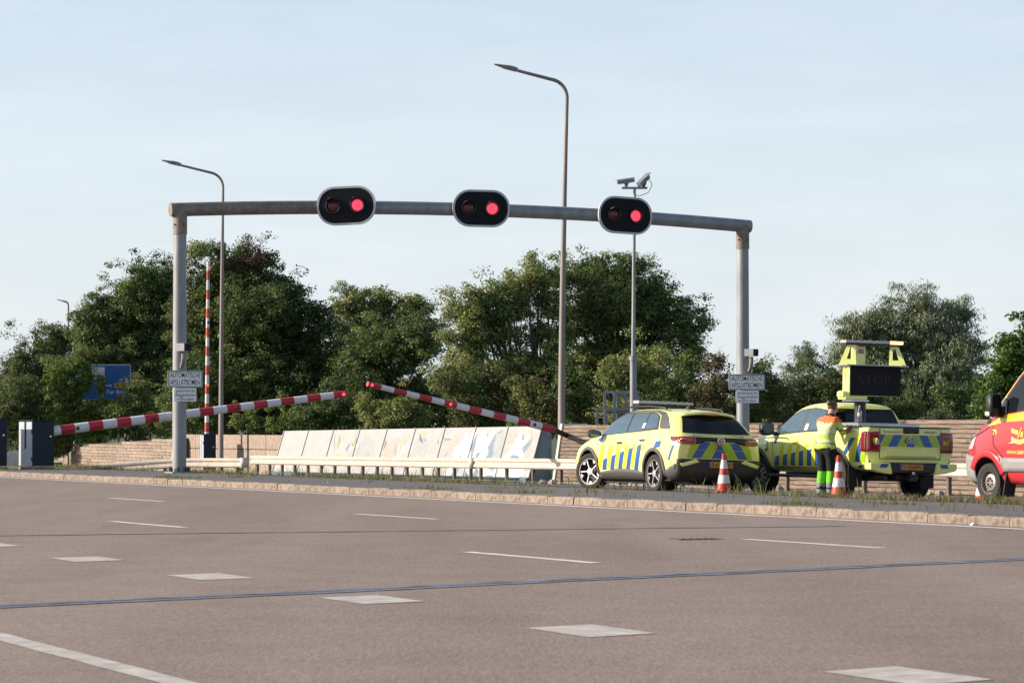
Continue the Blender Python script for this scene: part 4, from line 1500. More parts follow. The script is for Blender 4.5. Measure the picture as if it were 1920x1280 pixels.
def wheel(root, x, y, r_, w, rim_r, style, steer=0.0):
    """y > 0 is the left side; outer face points away from the car"""
    s = 1 if y > 0 else -1
    b = MB()
    prof = [(rim_r, -w * .45), (rim_r + .02, -w * .5), (r_ - .05, -w * .52), (r_ - .012, -w * .44), (r_, -w * .30), (r_, w * .30), (r_ - .012, w * .44), (r_ - .05, w * .52), (rim_r + .02, w * .5), (rim_r, w * .45), (rim_r - .015, w * .3), (rim_r - .02, -w * .45)]
    b.lathe(prof, 40, axis='Y')
    t = b.build('wheel', 'rubber', root, smooth=True, loc=(x, y, r_), rot=(0, 0, steer))
    rim = MB()
    if style == 'steel':
        rim.lathe([(rim_r, s * w * .45), (rim_r - .012, s * w * .40), (rim_r - .02, s * w * .12), (rim_r * .78, s * w * .02), (rim_r * .70, s * w * .22), (rim_r * .42, s * w * .30), (rim_r * .36, s * w * .24), (.0001, s * w * .24)], 40, axis='Y')
        ro = rim.build('rim', 'galv_brown', t, smooth=True, angle=30)
        rl = MB(); rl.lathe([(rim_r * .52, s * w * .285), (rim_r * .60, s * w * .27), (rim_r * .66, s * w * .245)], 40, axis='Y'); rl.build('rim_lip', 'silver', ro, smooth=True)
        for i in range(14):
            a = 2 * math.pi * i / 14
            h = MB(); h.box((0, 0, 0), (rim_r * .13, .012, rim_r * .22), bev=.004)
            h.build('vent_hole', 'black', ro, loc=(rim_r * .745 * math.sin(a), s * w * .125, rim_r * .745 * math.cos(a)), rot=(0, a, 0))
        for i in range(6):
            a = 2 * math.pi * i / 6
            h = MB(); h.lathe([(.018, 0), (.018, s * .02), (.0001, s * .022)], 6, axis='Y')
            h.build('wheel_nut', 'black', ro, loc=(rim_r * .30 * math.sin(a), s * w * .24, rim_r * .30 * math.cos(a)))
        return t
    rim.lathe([(rim_r, s * w * .46), (rim_r - .018, s * w * .44), (rim_r - .03, s * w * .1), (rim_r - .06, -s * w * .1), (.0001, -s * w * .1)], 40, axis='Y')
    ro = rim.build('rim', 'dark_plastic', t, smooth=True, angle=30)
    ring = MB(); ring.lathe([(rim_r - .002, s * w * .44), (rim_r + .002, s * w * .470), (rim_r - .007, s * w * .468), (rim_r - .012, s * w * .40)], 40, axis='Y')
    ring.build('rim_lip', 'silver', ro, smooth=True)
    N = 5 if style == 'blade' else 6
    for i in range(N):
        a = 2 * math.pi * i / N + (.3 if style == 'blade' else 0)
        sp = MB()
        if style == 'blade':
            polys = [[(-.012, .05), (.010, .05), (.030, rim_r - .015), (.004, rim_r - .012)], [(.080, rim_r * .62), (.155, rim_r - .062), (.048, rim_r - .018)]]
        else:
            polys = [[(-.045, .05), (-.012, .05), (-.02, rim_r - .02), (-.075, rim_r - .02)], [(.012, .05), (.045, .05), (.075, rim_r - .02), (.02, rim_r - .02)]]
        for P in polys:
            sp.prism(P, s * w * .30, s * w * .42, 'XZ')
        sp.build('spoke', 'silver', ro, rot=(0, a, 0))
    hub = MB(); hub.lathe([(.07, s * w * .2), (.066, s * w * .42), (.0001, s * w * .44)], 20, axis='Y')
    hub.build('hub_cap', 'silver' if style == 'blade' else 'dark_plastic', ro, smooth=True)
    return t

def light_bar(root, x, y0, y1, z, dep, h, lit=None, segs=8):
    b = MB(); b.box((x, (y0 + y1) / 2, z + h * .18), (dep, y1 - y0, h * .36), bev=.01)
    base = b.build('light_bar', 'dark_plastic', root)
    for k in range(segs):
        a, e = y0 + (y1 - y0) * k / segs, y0 + (y1 - y0) * (k + 1) / segs
        b = MB(); b.box((x, (a + e) / 2, z + h * .66), (dep * .96, (e - a) * .96, h * .62), bev=.012)
        b.build('light_module', 'lamp_amber' if lit and k in lit else 'lamp_clear', base)
    return base

def number_plate(root, loc, rot, txt, w=.52, h=.11, gap=None):
    b = MB(); b.box((0, 0, 0), (w, .012, h), bev=.003)
    p = b.build('number_plate', 'plate_amber', root, loc=loc, rot=rot)
    b = MB(); b.box((-w / 2 + .022, -.004, 0), (.046, .012, h * .98)); b.build('country_band', 'plate_blue', p)
    if gap:
        text_mesh('lettering', txt[0], h * .98, 'black', p, (-.115, -.008, -.002), (R(90), 0, 0), bold=.001, depth=.001, width=.13)
        text_mesh('lettering', txt[1], h * .98, 'black', p, (.165, -.008, -.002), (R(90), 0, 0), bold=.001, depth=.001, width=.11)
    else:
        text_mesh('lettering', txt, h * .98, 'black', p, (.022, -.008, -.002), (R(90), 0, 0), bold=.001, depth=.001, width=w * .80)
    return p

# ------------------------------------------------------------------ electric estate car in road-inspection livery
cyaw = math.pi / 2 + R(25)
def place(px, d, local, yaw):
    """location of the origin so that the local point sits in direction px at depth d"""
    p = at(px, d)
    w = Matrix.Rotation(yaw, 3, 'Z') @ Vector((local[0], local[1], 0))
    return Vector((p.x - w.x, p.y - w.y, 0))
cl = place(1346, 58.5, (-2.28 * 1.045, 0), cyaw)
cl.z = 0.055
car = empty('estate_car', cl, cyaw)
car.rotation_euler = (R(2.0), 0, cyaw)
car.scale = (1.045, 1.045, 1.045)
tag(car, 'yellow and blue striped road inspection car with a roof light bar', 'car')
S = lambda x, *p: (x, [(0, p[0][1])] + list(p))
secs = [
 S(-2.295, (.58, .37), (.79, .43), (.845, .60), (.835, .76), (.79, .90), (.68, .975), (.46, 1.0), (0, 1.01)),
 S(-2.27, (.64, .30), (.85, .37), (.888, .58), (.88, .79), (.835, .97), (.73, 1.045), (.48, 1.075), (0, 1.09)),
 S(-2.16, (.70, .25), (.88, .34), (.905, .58), (.90, .82), (.86, 1.02), (.76, 1.12), (.5, 1.155), (0, 1.17)),
 S(-1.98, (.72, .22), (.895, .33), (.920, .58), (.92, .85), (.88, 1.09), (.73, 1.29), (.50, 1.34), (0, 1.36)),
 S(-1.76, (.72, .21), (.900, .32), (.925, .58), (.925, .87), (.89, 1.14), (.675, 1.46), (.5, 1.50), (0, 1.53)),
 S(-1.40, (.72, .20), (.900, .31), (.926, .58), (.925, .88), (.89, 1.15), (.65, 1.53), (.5, 1.575), (0, 1.60)),
 S(-0.60, (.72, .19), (.890, .30), (.900, .56), (.915, .86), (.885, 1.12), (.64, 1.565), (.5, 1.61), (0, 1.635)),
 S(0.20, (.72, .19), (.890, .30), (.903, .56), (.915, .85), (.885, 1.08), (.635, 1.55), (.5, 1.60), (0, 1.625)),
 S(0.62, (.72, .19), (.890, .30), (.908, .57), (.918, .84), (.885, 1.04), (.665, 1.45), (.52, 1.53), (0, 1.56)),
 S(1.00, (.72, .19), (.890, .30), (.915, .58), (.920, .83), (.885, 1.01), (.75, 1.21), (.58, 1.32), (0, 1.37)),
 S(1.36, (.72, .19), (.890, .30), (.922, .60), (.920, .82), (.87, .98), (.78, 1.06), (.60, 1.11), (0, 1.14)),
 S(1.75, (.70, .20), (.87, .30), (.915, .60), (.90, .80), (.83, .93), (.71, .99), (.50, 1.03), (0, 1.06)),
 S(2.06, (.62, .22), (.80, .28), (.87, .55), (.85, .74), (.77, .86), (.62, .92), (.40, .95), (0, .97)),
 S(2.23, (.55, .26), (.70, .32), (.76, .50), (.74, .66), (.66, .77), (.50, .82), (.30, .84), (0, .85)),
 S(2.29, (.40, .34), (.50, .38), (.55, .50), (.53, .60), (.46, .68), (.35, .72), (.20, .73), (0, .73)),
]
RA, FA, WR = -1.385, 1.385, .362
cb = Car(car, secs, 'livery', [(RA, WR + .02, .405, .50), (FA, WR + .02, .405, .50)])
for s in 'LR':
    for ax in (RA, FA):
        cb.arch('arch_trim', 'grey_plastic', ax, WR + .02, .398, .465, s)
    cb.patch('sill_trim', 'grey_plastic', [(-.93, .20), (.93, .20)], [(-.95, .385), (-.5, .43), (.1, .44), (.94, .36)], s, .010, 20, 4, thick=.008)
    cb.patch('sill_edge', 'dark_plastic', [(-.93, .185), (.93, .185)], [(-.93, .215), (.93, .215)], s, .022, 12, 1, thick=.01)
    # doors with their gaps
    d1 = cb.patch('door', 'livery', [(-.16, .40), (.90, .36)], [(-.14, 1.10), (.2, 1.095), (1.02, 1.045)], s, .004, 14, 8)
    d2 = cb.patch('door', 'livery', [(-.97, .43), (-.55, .42), (-.175, .41)], [(-1.12, 1.15), (-.6, 1.115), (-.155, 1.105)], s, .004, 14, 8)
    for (pts, dd) in (([(-.168, .22), (-.16, .7), (-.148, 1.1)], d1), ([(.92, .40), (.99, .75), (1.03, 1.03)], d1), ([(-.93, .72), (-1.08, .95), (-1.14, 1.14)], d2)):
        cb.seam(pts, s, parent=dd)
    for (hx, hz, dd) in ((.06, .93, d1), (-.88, .985, d2)):
        cb.quad('handle', 'dark_plastic', [(hx - .10, hz - .016), (hx + .09, hz - .022), (hx + .09, hz + .012), (hx - .10, hz + .020)], s, .012, parent=dd, thick=.012)
    # glass
    cb.patch('side_window', 'glass_side', [(-.10, 1.135), (.98, 1.075)], [(-.02, 1.505), (.28, 1.495), (.55, 1.425), (.80, 1.27), (.985, 1.09)], s, .006, 22, 8)
    cb.patch('side_window', 'glass_side', [(-.80, 1.175), (-.17, 1.138)], [(-.70, 1.512), (-.09, 1.508)], s, .006, 14, 8)
    cb.patch('side_window', 'glass_side', [(-1.33, 1.225), (-.84, 1.18)], [(-1.16, 1.44), (-.95, 1.505), (-.74, 1.51)], s, .006, 12, 8)
    cb.patch('window_frame', 'dark_plastic', [(-1.40, 1.19), (-.8, 1.155), (.2, 1.105), (1.06, 1.055)], [(-1.38, 1.24), (-1.2, 1.45), (-.9, 1.53), (.25, 1.525), (.6, 1.44), (1.06, 1.065)], s, .003, 34, 10)
    cb.patch('roof_pillar_trim', 'grey_plastic', [(-1.80, 1.20), (-1.44, 1.21), (-1.22, 1.46), (-.9, 1.535), (.25, 1.53), (.62, 1.44), (1.1, 1.07)], [(-1.82, 1.23), (-1.55, 1.42), (-1.30, 1.52), (-.9, 1.562), (.25, 1.556), (.66, 1.462), (1.14, 1.08)], s, .005, 40, 2)
    sg = 1 if s == 'L' else -1
    b = MB()
    b.tube([(-1.30, sg * .605, 1.565), (-1.2, sg * .61, 1.612), (-.5, sg * .60, 1.645), (.2, sg * .60, 1.635), (.42, sg * .61, 1.575)], [.014, .018, .018, .018, .012], 8)
    b.build('roof_rail', 'dark_plastic', car, smooth=True)
    # mirror
    b = MB()
    for (yy, f) in ((.90, .35), (.97, .8), (1.05, 1), (1.13, .95), (1.17, .6)):
        for i in range(10):
            a = 2 * math.pi * i / 10
            b.v.append((.90 + .085 * f * math.cos(a) * 1.0, sg * yy, 1.10 + .085 * f * math.sin(a)))
    for k in range(4):
        for i in range(10): b.f.append((k * 10 + i, k * 10 + (i + 1) % 10, k * 10 + 10 + (i + 1) % 10, k * 10 + 10 + i)); b.m.append(0)
    b.f += [tuple(range(10)), tuple(range(40, 50))]; b.m += [0, 0]
    mr = b.build('mirror', 'dark_plastic', car, smooth=True)
    b = MB(); b.box((.817, sg * 1.06, 1.10), (.01, .19, .12), bev=.004); b.build('mirror_glass', 'glass_side', mr)
    # livery on the side
    for k in range(5):
        x0 = .78 - .335 * k
        zt = .640 + .070 * k
        zb = .435 - .012 * abs(k - 2)
        sl = .60
        w = .172
        cb.quad('stripe', 'livery_blue', [(x0 - w, zb), (x0, zb - .01), (x0 - (zt - .04 - zb) * sl * .55, zt - .035), (x0 - w - (zt - zb) * sl * .55, zt)], s, .0075, 4, 6)
    for k in range(6):
        x0 = .965 - .335 * k
        zb, zt = .45, .90
        if k == 5: zb = .80
        cb.quad('stripe', 'livery_yellow', [(x0 - .16 - (zb - .45) * .33, zb), (x0 - (zb - .45) * .33, zb), (x0 - .15, zt), (x0 - .31, zt)], s, .007, 4, 6)
    cb.quad('stripe', 'livery_blue', [(-1.62, .86), (-1.37, .835), (-1.46, .97), (-1.67, .975)], s, .0075)
    cb.quad('stripe', 'livery_blue', [(-2.02, .62), (-1.96, .62), (-2.08, .90), (-2.15, .90)], s, .0075)
    cb.quad('stripe', 'livery_blue', [(.86, .93), (1.02, .98), (.90, 1.07), (.82, 1.045)], s, .0075)
    cb.quad('sticker', 'sign_white', [(-.80, 1.22), (-.71, 1.215), (-.70, 1.31), (-.79, 1.315)], s, .009)
# rear: glass, lamps, hatch, bumper
cb.patch('rear_window', 'glass', [(-.72, 1.135), (-.3, 1.125), (.3, 1.125), (.72, 1.135)], [(-.565, 1.445), (-.3, 1.475), (.3, 1.475), (.565, 1.445)], 'B', .008, 24, 8)
b = MB()
for (x, z, wf, t) in ((-1.60, 1.565, 1, .02), (-1.80, 1.548, .985, .022), (-1.93, 1.515, .95, .012)):
    for i in range(13):
        y = -.60 + 1.2 * i / 12
        b.v.append((x + .10 * (abs(y) / .6) ** 2, y * wf, z - .055 * (abs(y) / .6) ** 2))
for k in range(2):
    for i in range(12): b.f.append((k * 13 + i, k * 13 + i + 1, k * 13 + 14 + i, k * 13 + 13 + i)); b.m.append(0)
sp = b.build('spoiler', 'livery', car, smooth=True, fix=False)
md = sp.modifiers.new('t', 'SOLIDIFY'); md.thickness = .03; md.offset = 0
b = MB(); b.box((-1.925, 0, 1.494), (.02, .34, .022)); b.build('brake_light', 'tail_bright', sp)
hatch = cb.patch('hatch', 'livery', [(-.70, .665), (.70, .665)], [(-.74, 1.115), (.74, 1.115)], 'B', .004, 20, 8)
cb.patch('lamp_band', 'black', [(-.80, .975), (-.5, .93), (-.3, .985), (.3, .985), (.5, .93), (.80, .975)], [(-.80, 1.055), (-.3, 1.055), (.3, 1.055), (.80, 1.055)], 'B', .010, 30, 3, thick=.01)
for s in (-1, 1):
    lo = [(s * .52, .935), (s * .70, .925), (s * .84, .94)]; hi = [(s * .52, 1.05), (s * .70, 1.05), (s * .83, 1.04)]
    cb.patch('tail_light', 'tail_red', lo, hi, 'B', .016, 12, 4, thick=.012)
    cb.patch('tail_lamp_bar', 'tail_bright' if s > 0 else 'tail_amber', [(s * .58, .99), (s * .80, .985)], [(s * .58, 1.025), (s * .80, 1.02)], 'B', .030, 8, 1, thick=.004)
    cb.patch('tail_lamp_bar', 'tail_bright', [(s * .54, .938), (s * .83, .944)], [(s * .54, .952), (s * .83, .958)], 'B', .030, 8, 1, thick=.004)
    sd = 'L' if s > 0 else 'R'
    cb.patch('tail_light', 'tail_red' if s > 0 else 'tail_amber', [(-2.23, .945), (-2.02, .99)], [(-2.21, 1.045), (-1.98, 1.055)], sd, .012, 8, 4, thick=.012)
    cb.quad('bumper_flash', 'livery', [(s * .44, .60), (s * .80, .50), (s * .84, .56), (s * .52, .655)], 'B', .034, 8, 3, thick=.01)
    cb.quad('reflector', 'tail_red', [(s * .66, .545), (s * .82, .535), (s * .82, .65), (s * .72, .65)], 'B', .030, 6, 3, thick=.01)
cb.patch('bumper', 'dark_plastic', [(-.86, .26), (-.4, .24), (.4, .24), (.86, .26)], [(-.88, .645), (-.4, .655), (.4, .655), (.88, .645)], 'B', .022, 26, 8, thick=.02)
for s in 'LR':
    cb.patch('bumper_side', 'grey_plastic', [(-2.20, .30), (-1.80, .22)], [(-2.22, .56), (-1.84, .42)], s, .012, 8, 4, thick=.01)
# chevrons
def chev(car_, zb, zt, x0s, w, slope, mats, off=.0085, lim=.70):
    for i, x0 in enumerate(x0s):
        for s in (1, -1):
            P = [(x0, zb), (x0 + w, zb), (x0 + w - slope, zt), (x0 - slope, zt)]
            P = [(max(0.0, min(lim, a)) * s, z) for (a, z) in P]
            car_.quad('chevron', mats[i % len(mats)], P, 'B', off, 6, 6)
chev(cb, .672, .972, [-.02, .20, .40, .60], .20, .20, ['livery_blue', 'livery_lime', 'livery_blue', 'livery_lime'])
cb.seam([(-.70, .825), (.70, .825)], 'B', .008, .0095, mat='livery_lime', parent=hatch)
# round emblem
bc = cb.hit(0, .985, 'B', .02)
b = MB(); b.lathe([(.0001, -.030), (.075, -.026), (.082, -.012), (.082, .02)], 28, axis='X'); em = b.build('emblem', 'emblem_blue', car, loc=bc, smooth=True)
b = MB(); b.lathe([(.066, -.030), (.070, -.036), (.080, -.034), (.082, -.014)], 28, axis='X')
def stroke(b, p, q, w, x=-.034):
    p, q = Vector(p), Vector(q); d = (q - p).normalized(); nn = Vector((-d.y, d.x)) * w / 2
    b.prism([tuple(p - nn), tuple(q - nn), tuple(q + nn), tuple(p + nn)], x, x + .012, 'YZ')
for (p, q) in (((-.030, .058), (0, .012)), ((0, .012), (.030, .058)), ((-.058, .036), (-.026, -.056)), ((-.026, -.056), (0, .000)), ((0, .000), (.026, -.056)), ((.026, -.056), (.058, .036))):
    stroke(b, p, q, .013)
b.build('emblem_mark', 'silver', em, smooth=True)
pc = cb.hit(0, .545, 'B', .05)
number_plate(car, (pc.x, 0, .555), (0, 0, -math.pi / 2), ('S-6', 'PD'), gap=True)
for (y, tx, w) in ((.36, 'rijkswaterstaat.nl', .42), (-.42, '0800-8002', .24)):
    q = cb.hit(y, 1.09, 'B', .010)
    text_mesh('lettering', tx, .05, 'livery_blue', hatch, (q.x, y, 1.09), (R(78), 0, -math.pi / 2), width=w, depth=.001)
cb.patch('windscreen', 'glass', [(-.70, 1.10), (.70, 1.10)], [(-.56, 1.48), (.56, 1.48)], 'F', .006, 20, 8)
for s in (-1, 1):
    cb.patch('headlight', 'lamp_clear', [(s * .50, .72), (s * .74, .70)], [(s * .52, .79), (s * .74, .78)], 'F', .008, 8, 3)
light_bar(car, .02, -.60, .60, 1.665, .26, .10, segs=9)
for y in (-.42, .42):
    b = MB(); b.box((.02, y, 1.640), (.12, .05, .06)); b.build('bar_foot', 'dark_plastic', car)
b = MB(); b.prism([(-1.05, 1.605), (-.88, 1.615), (-1.02, 1.675), (-1.06, 1.675)], -.018, .018); b.build('roof_fin', 'dark_plastic', car)
for y in (.18, -.28):
    b = MB(); b.tube([(-.55, y, 1.62), (-.68, y, 1.80)], .005, 6); b.build('aerial', 'black', car)
for (ax, st) in ((RA, 0), (FA, R(24))):
    for y in (.80, -.80):
        wheel(car, ax, y, WR, .235, .255, 'blade', st)

# ------------------------------------------------------------------ pickup with message board
tyaw = math.pi / 2 + R(23)
tl = place(1704, 57.2, (-2.63, 0), tyaw)
tl.z = -0.005
pk = empty('pickup_truck', tl, tyaw)
pk.rotation_euler = (R(1.2), 0, tyaw)
tag(pk, 'yellow and blue double cab pickup carrying a dark message board', 'pickup')
secs = [
 S(-2.64, (.60, .62), (.80, .66), (.88, .78), (.90, 1.00), (.90, 1.20), (.88, 1.33), (.86, 1.345), (.6, 1.35), (0, 1.35)),
 S(-2.62, (.62, .58), (.88, .62), (.945, .78), (.955, 1.00), (.95, 1.20), (.935, 1.345), (.90, 1.365), (.6, 1.368), (0, 1.37)),
 S(-2.40, (.62, .52), (.90, .58), (.955, .78), (.962, 1.00), (.955, 1.20), (.94, 1.35), (.90, 1.37), (.6, 1.37), (0, 1.37)),
 S(-1.70, (.62, .50), (.90, .56), (.955, .78), (.965, 1.00), (.955, 1.20), (.94, 1.35), (.90, 1.37), (.6, 1.37), (0, 1.37)),
 S(-1.00, (.62, .50), (.90, .54), (.945, .76), (.955, 1.00), (.95, 1.20), (.935, 1.34), (.89, 1.36), (.6, 1.365), (0, 1.365)),
 S(-.93, (.62, .48), (.90, .52), (.93, .74), (.945, 1.00), (.94, 1.19), (.92, 1.29), (.80, 1.40), (.6, 1.45), (0, 1.46)),
 S(-.88, (.62, .48), (.90, .52), (.93, .74), (.945, 1.00), (.94, 1.19), (.92, 1.28), (.70, 1.72), (.58, 1.80), (0, 1.83)),
 S(-.70, (.62, .46), (.90, .50), (.93, .72), (.945, 1.00), (.94, 1.18), (.92, 1.28), (.68, 1.76), (.56, 1.835), (0, 1.865)),
 S(-.10, (.62, .46), (.90, .50), (.93, .72), (.945, 1.00), (.94, 1.17), (.92, 1.26), (.67, 1.79), (.55, 1.86), (0, 1.885)),
 S(.45, (.62, .46), (.90, .50), (.93, .72), (.945, 1.00), (.94, 1.16), (.92, 1.24), (.68, 1.76), (.55, 1.835), (0, 1.865)),
 S(.78, (.62, .46), (.90, .50), (.93, .72), (.945, .99), (.94, 1.15), (.92, 1.22), (.73, 1.62), (.58, 1.70), (0, 1.74)),
 S(1.15, (.62, .46), (.90, .50), (.935, .72), (.950, .99), (.94, 1.13), (.92, 1.19), (.82, 1.36), (.65, 1.45), (0, 1.49)),
 S(1.42, (.62, .46), (.90, .50), (.945, .74), (.955, .98), (.94, 1.11), (.91, 1.17), (.83, 1.21), (.65, 1.25), (0, 1.28)),
 S(1.85, (.62, .46), (.92, .52), (.965, .78), (.965, .97), (.94, 1.09), (.90, 1.15), (.80, 1.18), (.62, 1.21), (0, 1.23)),
 S(2.40, (.62, .46), (.90, .52), (.95, .74), (.94, .93), (.91, 1.04), (.86, 1.10), (.76, 1.13), (.55, 1.15), (0, 1.16)),
 S(2.66, (.60, .50), (.82, .56), (.86, .72), (.85, .88), (.83, .98), (.78, 1.03), (.70, 1.06), (.5, 1.07), (0, 1.08)),
 S(2.72, (.50, .58), (.66, .62), (.70, .74), (.69, .86), (.66, .92), (.60, .95), (.5, .96), (.35, .97), (0, .97)),
]
TR, TF, TW = -1.45, 1.82, .395
tb = Car(pk, secs, 'livery', [(TR, TW + .03, .47, .52), (TF, TW + .03, .47, .52)])
for s in 'LR':
    sg = 1 if s == 'L' else -1
    tb.arch('arch_trim', 'dark_plastic', TR, TW + .03, .465, .56, s, a0=6, a1=176)
    tb.arch('arch_trim', 'grey_plastic', TF, TW + .03, .465, .535, s, a0=0, a1=180)
    tb.patch('sill_trim', 'livery', [(-.95, .475), (1.28, .475)], [(-.95, .56), (1.28, .56)], s, .004, 14, 2)
    d1 = tb.patch('door', 'livery', [(.10, .585), (1.10, .585)], [(.10, 1.24), (1.16, 1.165)], s, .004, 14, 8)
    d2 = tb.patch('door', 'livery', [(-.72, .62), (-.50, .585), (.08, .585)], [(-.86, 1.27), (.08, 1.245)], s, .004, 14, 8)
    for (pts, dd) in (([(.09, .56), (.09, 1.25)], d1), ([(1.12, .56), (1.18, .9), (1.19, 1.16)], d1), ([(-.62, .56), (-.86, .9), (-.90, 1.28)], d2), ([(-.62, .57), (1.12, .57)], d1)):
        tb.seam(pts, s, parent=dd)
    for (hx, hz, dd) in ((.24, 1.06, d1), (-.70, 1.085, d2)):
        tb.quad('handle', 'livery_yellow', [(hx - .11, hz - .02), (hx + .10, hz - .025), (hx + .10, hz + .018), (hx - .11, hz + .024)], s, .012, parent=dd, thick=.02)
    tb.patch('window_frame', 'dark_plastic', [(-.86, 1.285), (.1, 1.255), (1.28, 1.185)], [(-.72, 1.70), (-.1, 1.755), (.45, 1.72), (.80, 1.59), (1.28, 1.195)], s, .003, 30, 10)
    tb.patch('side_window', 'glass_side', [(.14, 1.285), (1.16, 1.215)], [(.10, 1.728), (.42, 1.705), (.76, 1.57), (1.17, 1.225)], s, .007, 20, 8)
    tb.patch('side_window', 'glass_side', [(-.74, 1.315), (.05, 1.29)], [(-.64, 1.685), (-.1, 1.735), (.02, 1.732)], s, .007, 14, 8)
    tb.patch('pillar_trim', 'grey_plastic', [(.06, 1.285), (.13, 1.285)], [(.03, 1.732), (.09, 1.732)], s, .0065, 3, 8)
    tb.quad('sticker', 'sign_white', [(-.18, 1.30), (-.06, 1.30), (-.05, 1.43), (-.17, 1.43)], s, .010)
    b = MB(); b.box((1.16, sg * 1.10, 1.33), (.16, .26, .27), bev=.05); mr = b.build('mirror', 'dark_plastic', pk, smooth=True, angle=60)
    b = MB(); b.box((1.10, sg * .97, 1.24), (.10, .12, .06)); b.build('mirror_arm', 'dark_plastic', mr)
    b = MB(); b.box((1.074, sg * 1.10, 1.335), (.012, .205, .205), bev=.004); b.build('mirror_glass', 'glass_side', mr)
    tb.quad('fender_vent', 'chrome', [(1.36, .90), (1.45, .88), (1.47, 1.08), (1.40, 1.10)], s, .014, thick=.014)
    b = MB(); b.box((.22, sg * .965, .40), (1.95, .16, .06), bev=.015); b.build('side_step', 'dark_plastic', pk)
    for k in range(7):                                   # livery
        x0 = 1.12 - .335 * k
        if x0 < -.62: break
        zt = .80 + .035 * k
        tb.quad('stripe', 'livery_blue', [(x0 - .175, .60), (x0, .60), (x0 - .06, zt - .03), (x0 - .24, zt)], s, .0075, 4, 5)
        tb.quad('stripe', 'livery_yellow', [(x0 - .335, .60), (x0 - .18, .60), (x0 - .30, 1.02), (x0 - .44, 1.02)], s, .007, 4, 5)
    for (x0, mt) in ((-1.80, 'livery_blue'), (-1.98, 'livery_yellow'), (-2.16, 'livery_blue'), (-2.34, 'livery_lime')):
        zb = .84 if x0 > -1.9 else .70
        tb.quad('stripe', mt, [(x0 - .175 + (.12 if zb > .8 else 0), zb), (x0 + (.08 if zb > .8 else 0), zb), (x0 - .24, 1.16), (x0 - .42, 1.16)], s, .0075, 4, 6)
    tb.quad('stripe', 'livery_blue', [(-1.12, 1.02), (-.96, 1.0), (-1.02, 1.08), (-1.16, 1.08)], s, .0075)
    tb.quad('stripe', 'livery_blue', [(1.02, 1.03), (1.14, 1.05), (1.04, 1.16), (.96, 1.16)], s, .0078)
    b = MB(); b.box((-1.55, sg * .925, 1.378), (1.60, .09, .022), bev=.006); b.build('bed_rail_cap', 'dark_plastic', pk)
    # wrap-round tail light
    b = MB()
    tb.patch('tail_light', 'tail_red', [(-2.60, .895), (-2.44, .91)], [(-2.60, 1.285), (-2.46, 1.265)], s, .012, 6, 8, thick=.014)
    lt = tb.patch('tail_light', 'tail_red', [(sg * .68, .895), (sg * .93, .90)], [(sg * .68, 1.285), (sg * .925, 1.27)], 'B', .014, 8, 8, thick=.016)
    tb.quad('reverse_lamp', 'tail_amber' if sg < 0 else 'sign_grey', [(sg * .70, 1.04), (sg * .80, 1.04), (sg * .80, 1.14), (sg * .70, 1.14)], 'B', .046, 3, 3, parent=lt)
    tb.patch('mud_flap', 'rubber', [(-1.95, .5), (-1.93, .5)], [(-1.95, .62), (-1.93, .62)], s, .0, 1, 1)
    b = MB(); b.box((-1.93, sg * .80, .42), (.02, .30, .42)); b.build('mud_flap', 'rubber', pk)
    # rear bumper ends
    b = MB()
    out = [(.47, .475), (.70, .50), (.945, .56), (.955, .69), (.52, .69)]
    b.prism([(sg * p[0], p[1]) for p in out], -2.80, -2.55, 'YZ'); bm_o = b.build('bumper_end', 'livery', pk)
    md = bm_o.modifiers.new('bv', 'BEVEL'); md.width = .02; md.segments = 2
    b = MB(); b.prism([(sg * p[0], p[1]) for p in ((.60, .60), (.76, .60), (.72, .675), (.56, .675))], -2.806, -2.797, 'YZ'); b.build('stripe', 'livery_blue', bm_o)
b = MB(); b.box((-2.62, 0, .60), (.22, 1.20, .20), bev=.02); b.box((-2.42, 0, .66), (.4, 1.78, .16)); b.build('rear_bumper', 'dark_plastic', pk)
gate = tb.patch('tailgate', 'livery', [(-.665, .775), (.665, .775)], [(-.665, 1.345), (.665, 1.345)], 'B', .006, 16, 10, thick=.006)
for s in (-1, 1): tb.seam([(s * .672, .76), (s * .672, 1.35)], 'B', .014, .004, parent=gate)
tb.seam([(-.68, .768), (.68, .768)], 'B', .014, .004, parent=gate)
# pressed lower panel of the tailgate
x_ = -2.655
b = MB()
o_ = [(-.60, .80), (.60, .80), (.58, .93), (.50, .985), (-.50, .985), (-.58, .93)]
i_ = [(-.55, .825), (.55, .825), (.535, .915), (.475, .955), (-.475, .955), (-.535, .915)]
b.v = [(x_, p[0], p[1]) for p in o_] + [(x_ - .028, p[0], p[1]) for p in i_]
for i in range(6):
    j = (i + 1) % 6
    b.f.append((i, j, 6 + j, 6 + i)); b.m.append(0)
b.f.append(tuple(range(6, 12))); b.m.append(0)
b.build('pressing', 'livery', gate)
def chev2(P, mt):
    for s in (1, -1):
        tb.quad('chevron', mt, [(a * s, z) for (a, z) in P], 'B', .014, 5, 5)
chev2([(.0, 1.0), (.10, 1.0), (.085, 1.055), (.0, 1.055)], 'livery_blue')
chev2([(.12, 1.0), (.30, 1.0), (.18, 1.228), (.0, 1.228)], 'livery_lime')
chev2([(.30, 1.0), (.49, 1.0), (.37, 1.228), (.18, 1.228)], 'livery_blue')
chev2([(.49, 1.0), (.655, 1.0), (.54, 1.228), (.37, 1.228)], 'livery_lime')
chev2([(.655, 1.04), (.66, 1.04), (.66, 1.228), (.55, 1.228)], 'livery_blue')
b = MB(); b.box((-2.655, 0, 1.305), (.045, .34, .10), bev=.015); b.build('tailgate_handle', 'black', gate)
b = MB(); b.box((-2.60, 0, 1.376), (.10, 1.80, .018), bev=.006); b.build('tailgate_cap', 'dark_plastic', gate)
b = MB()
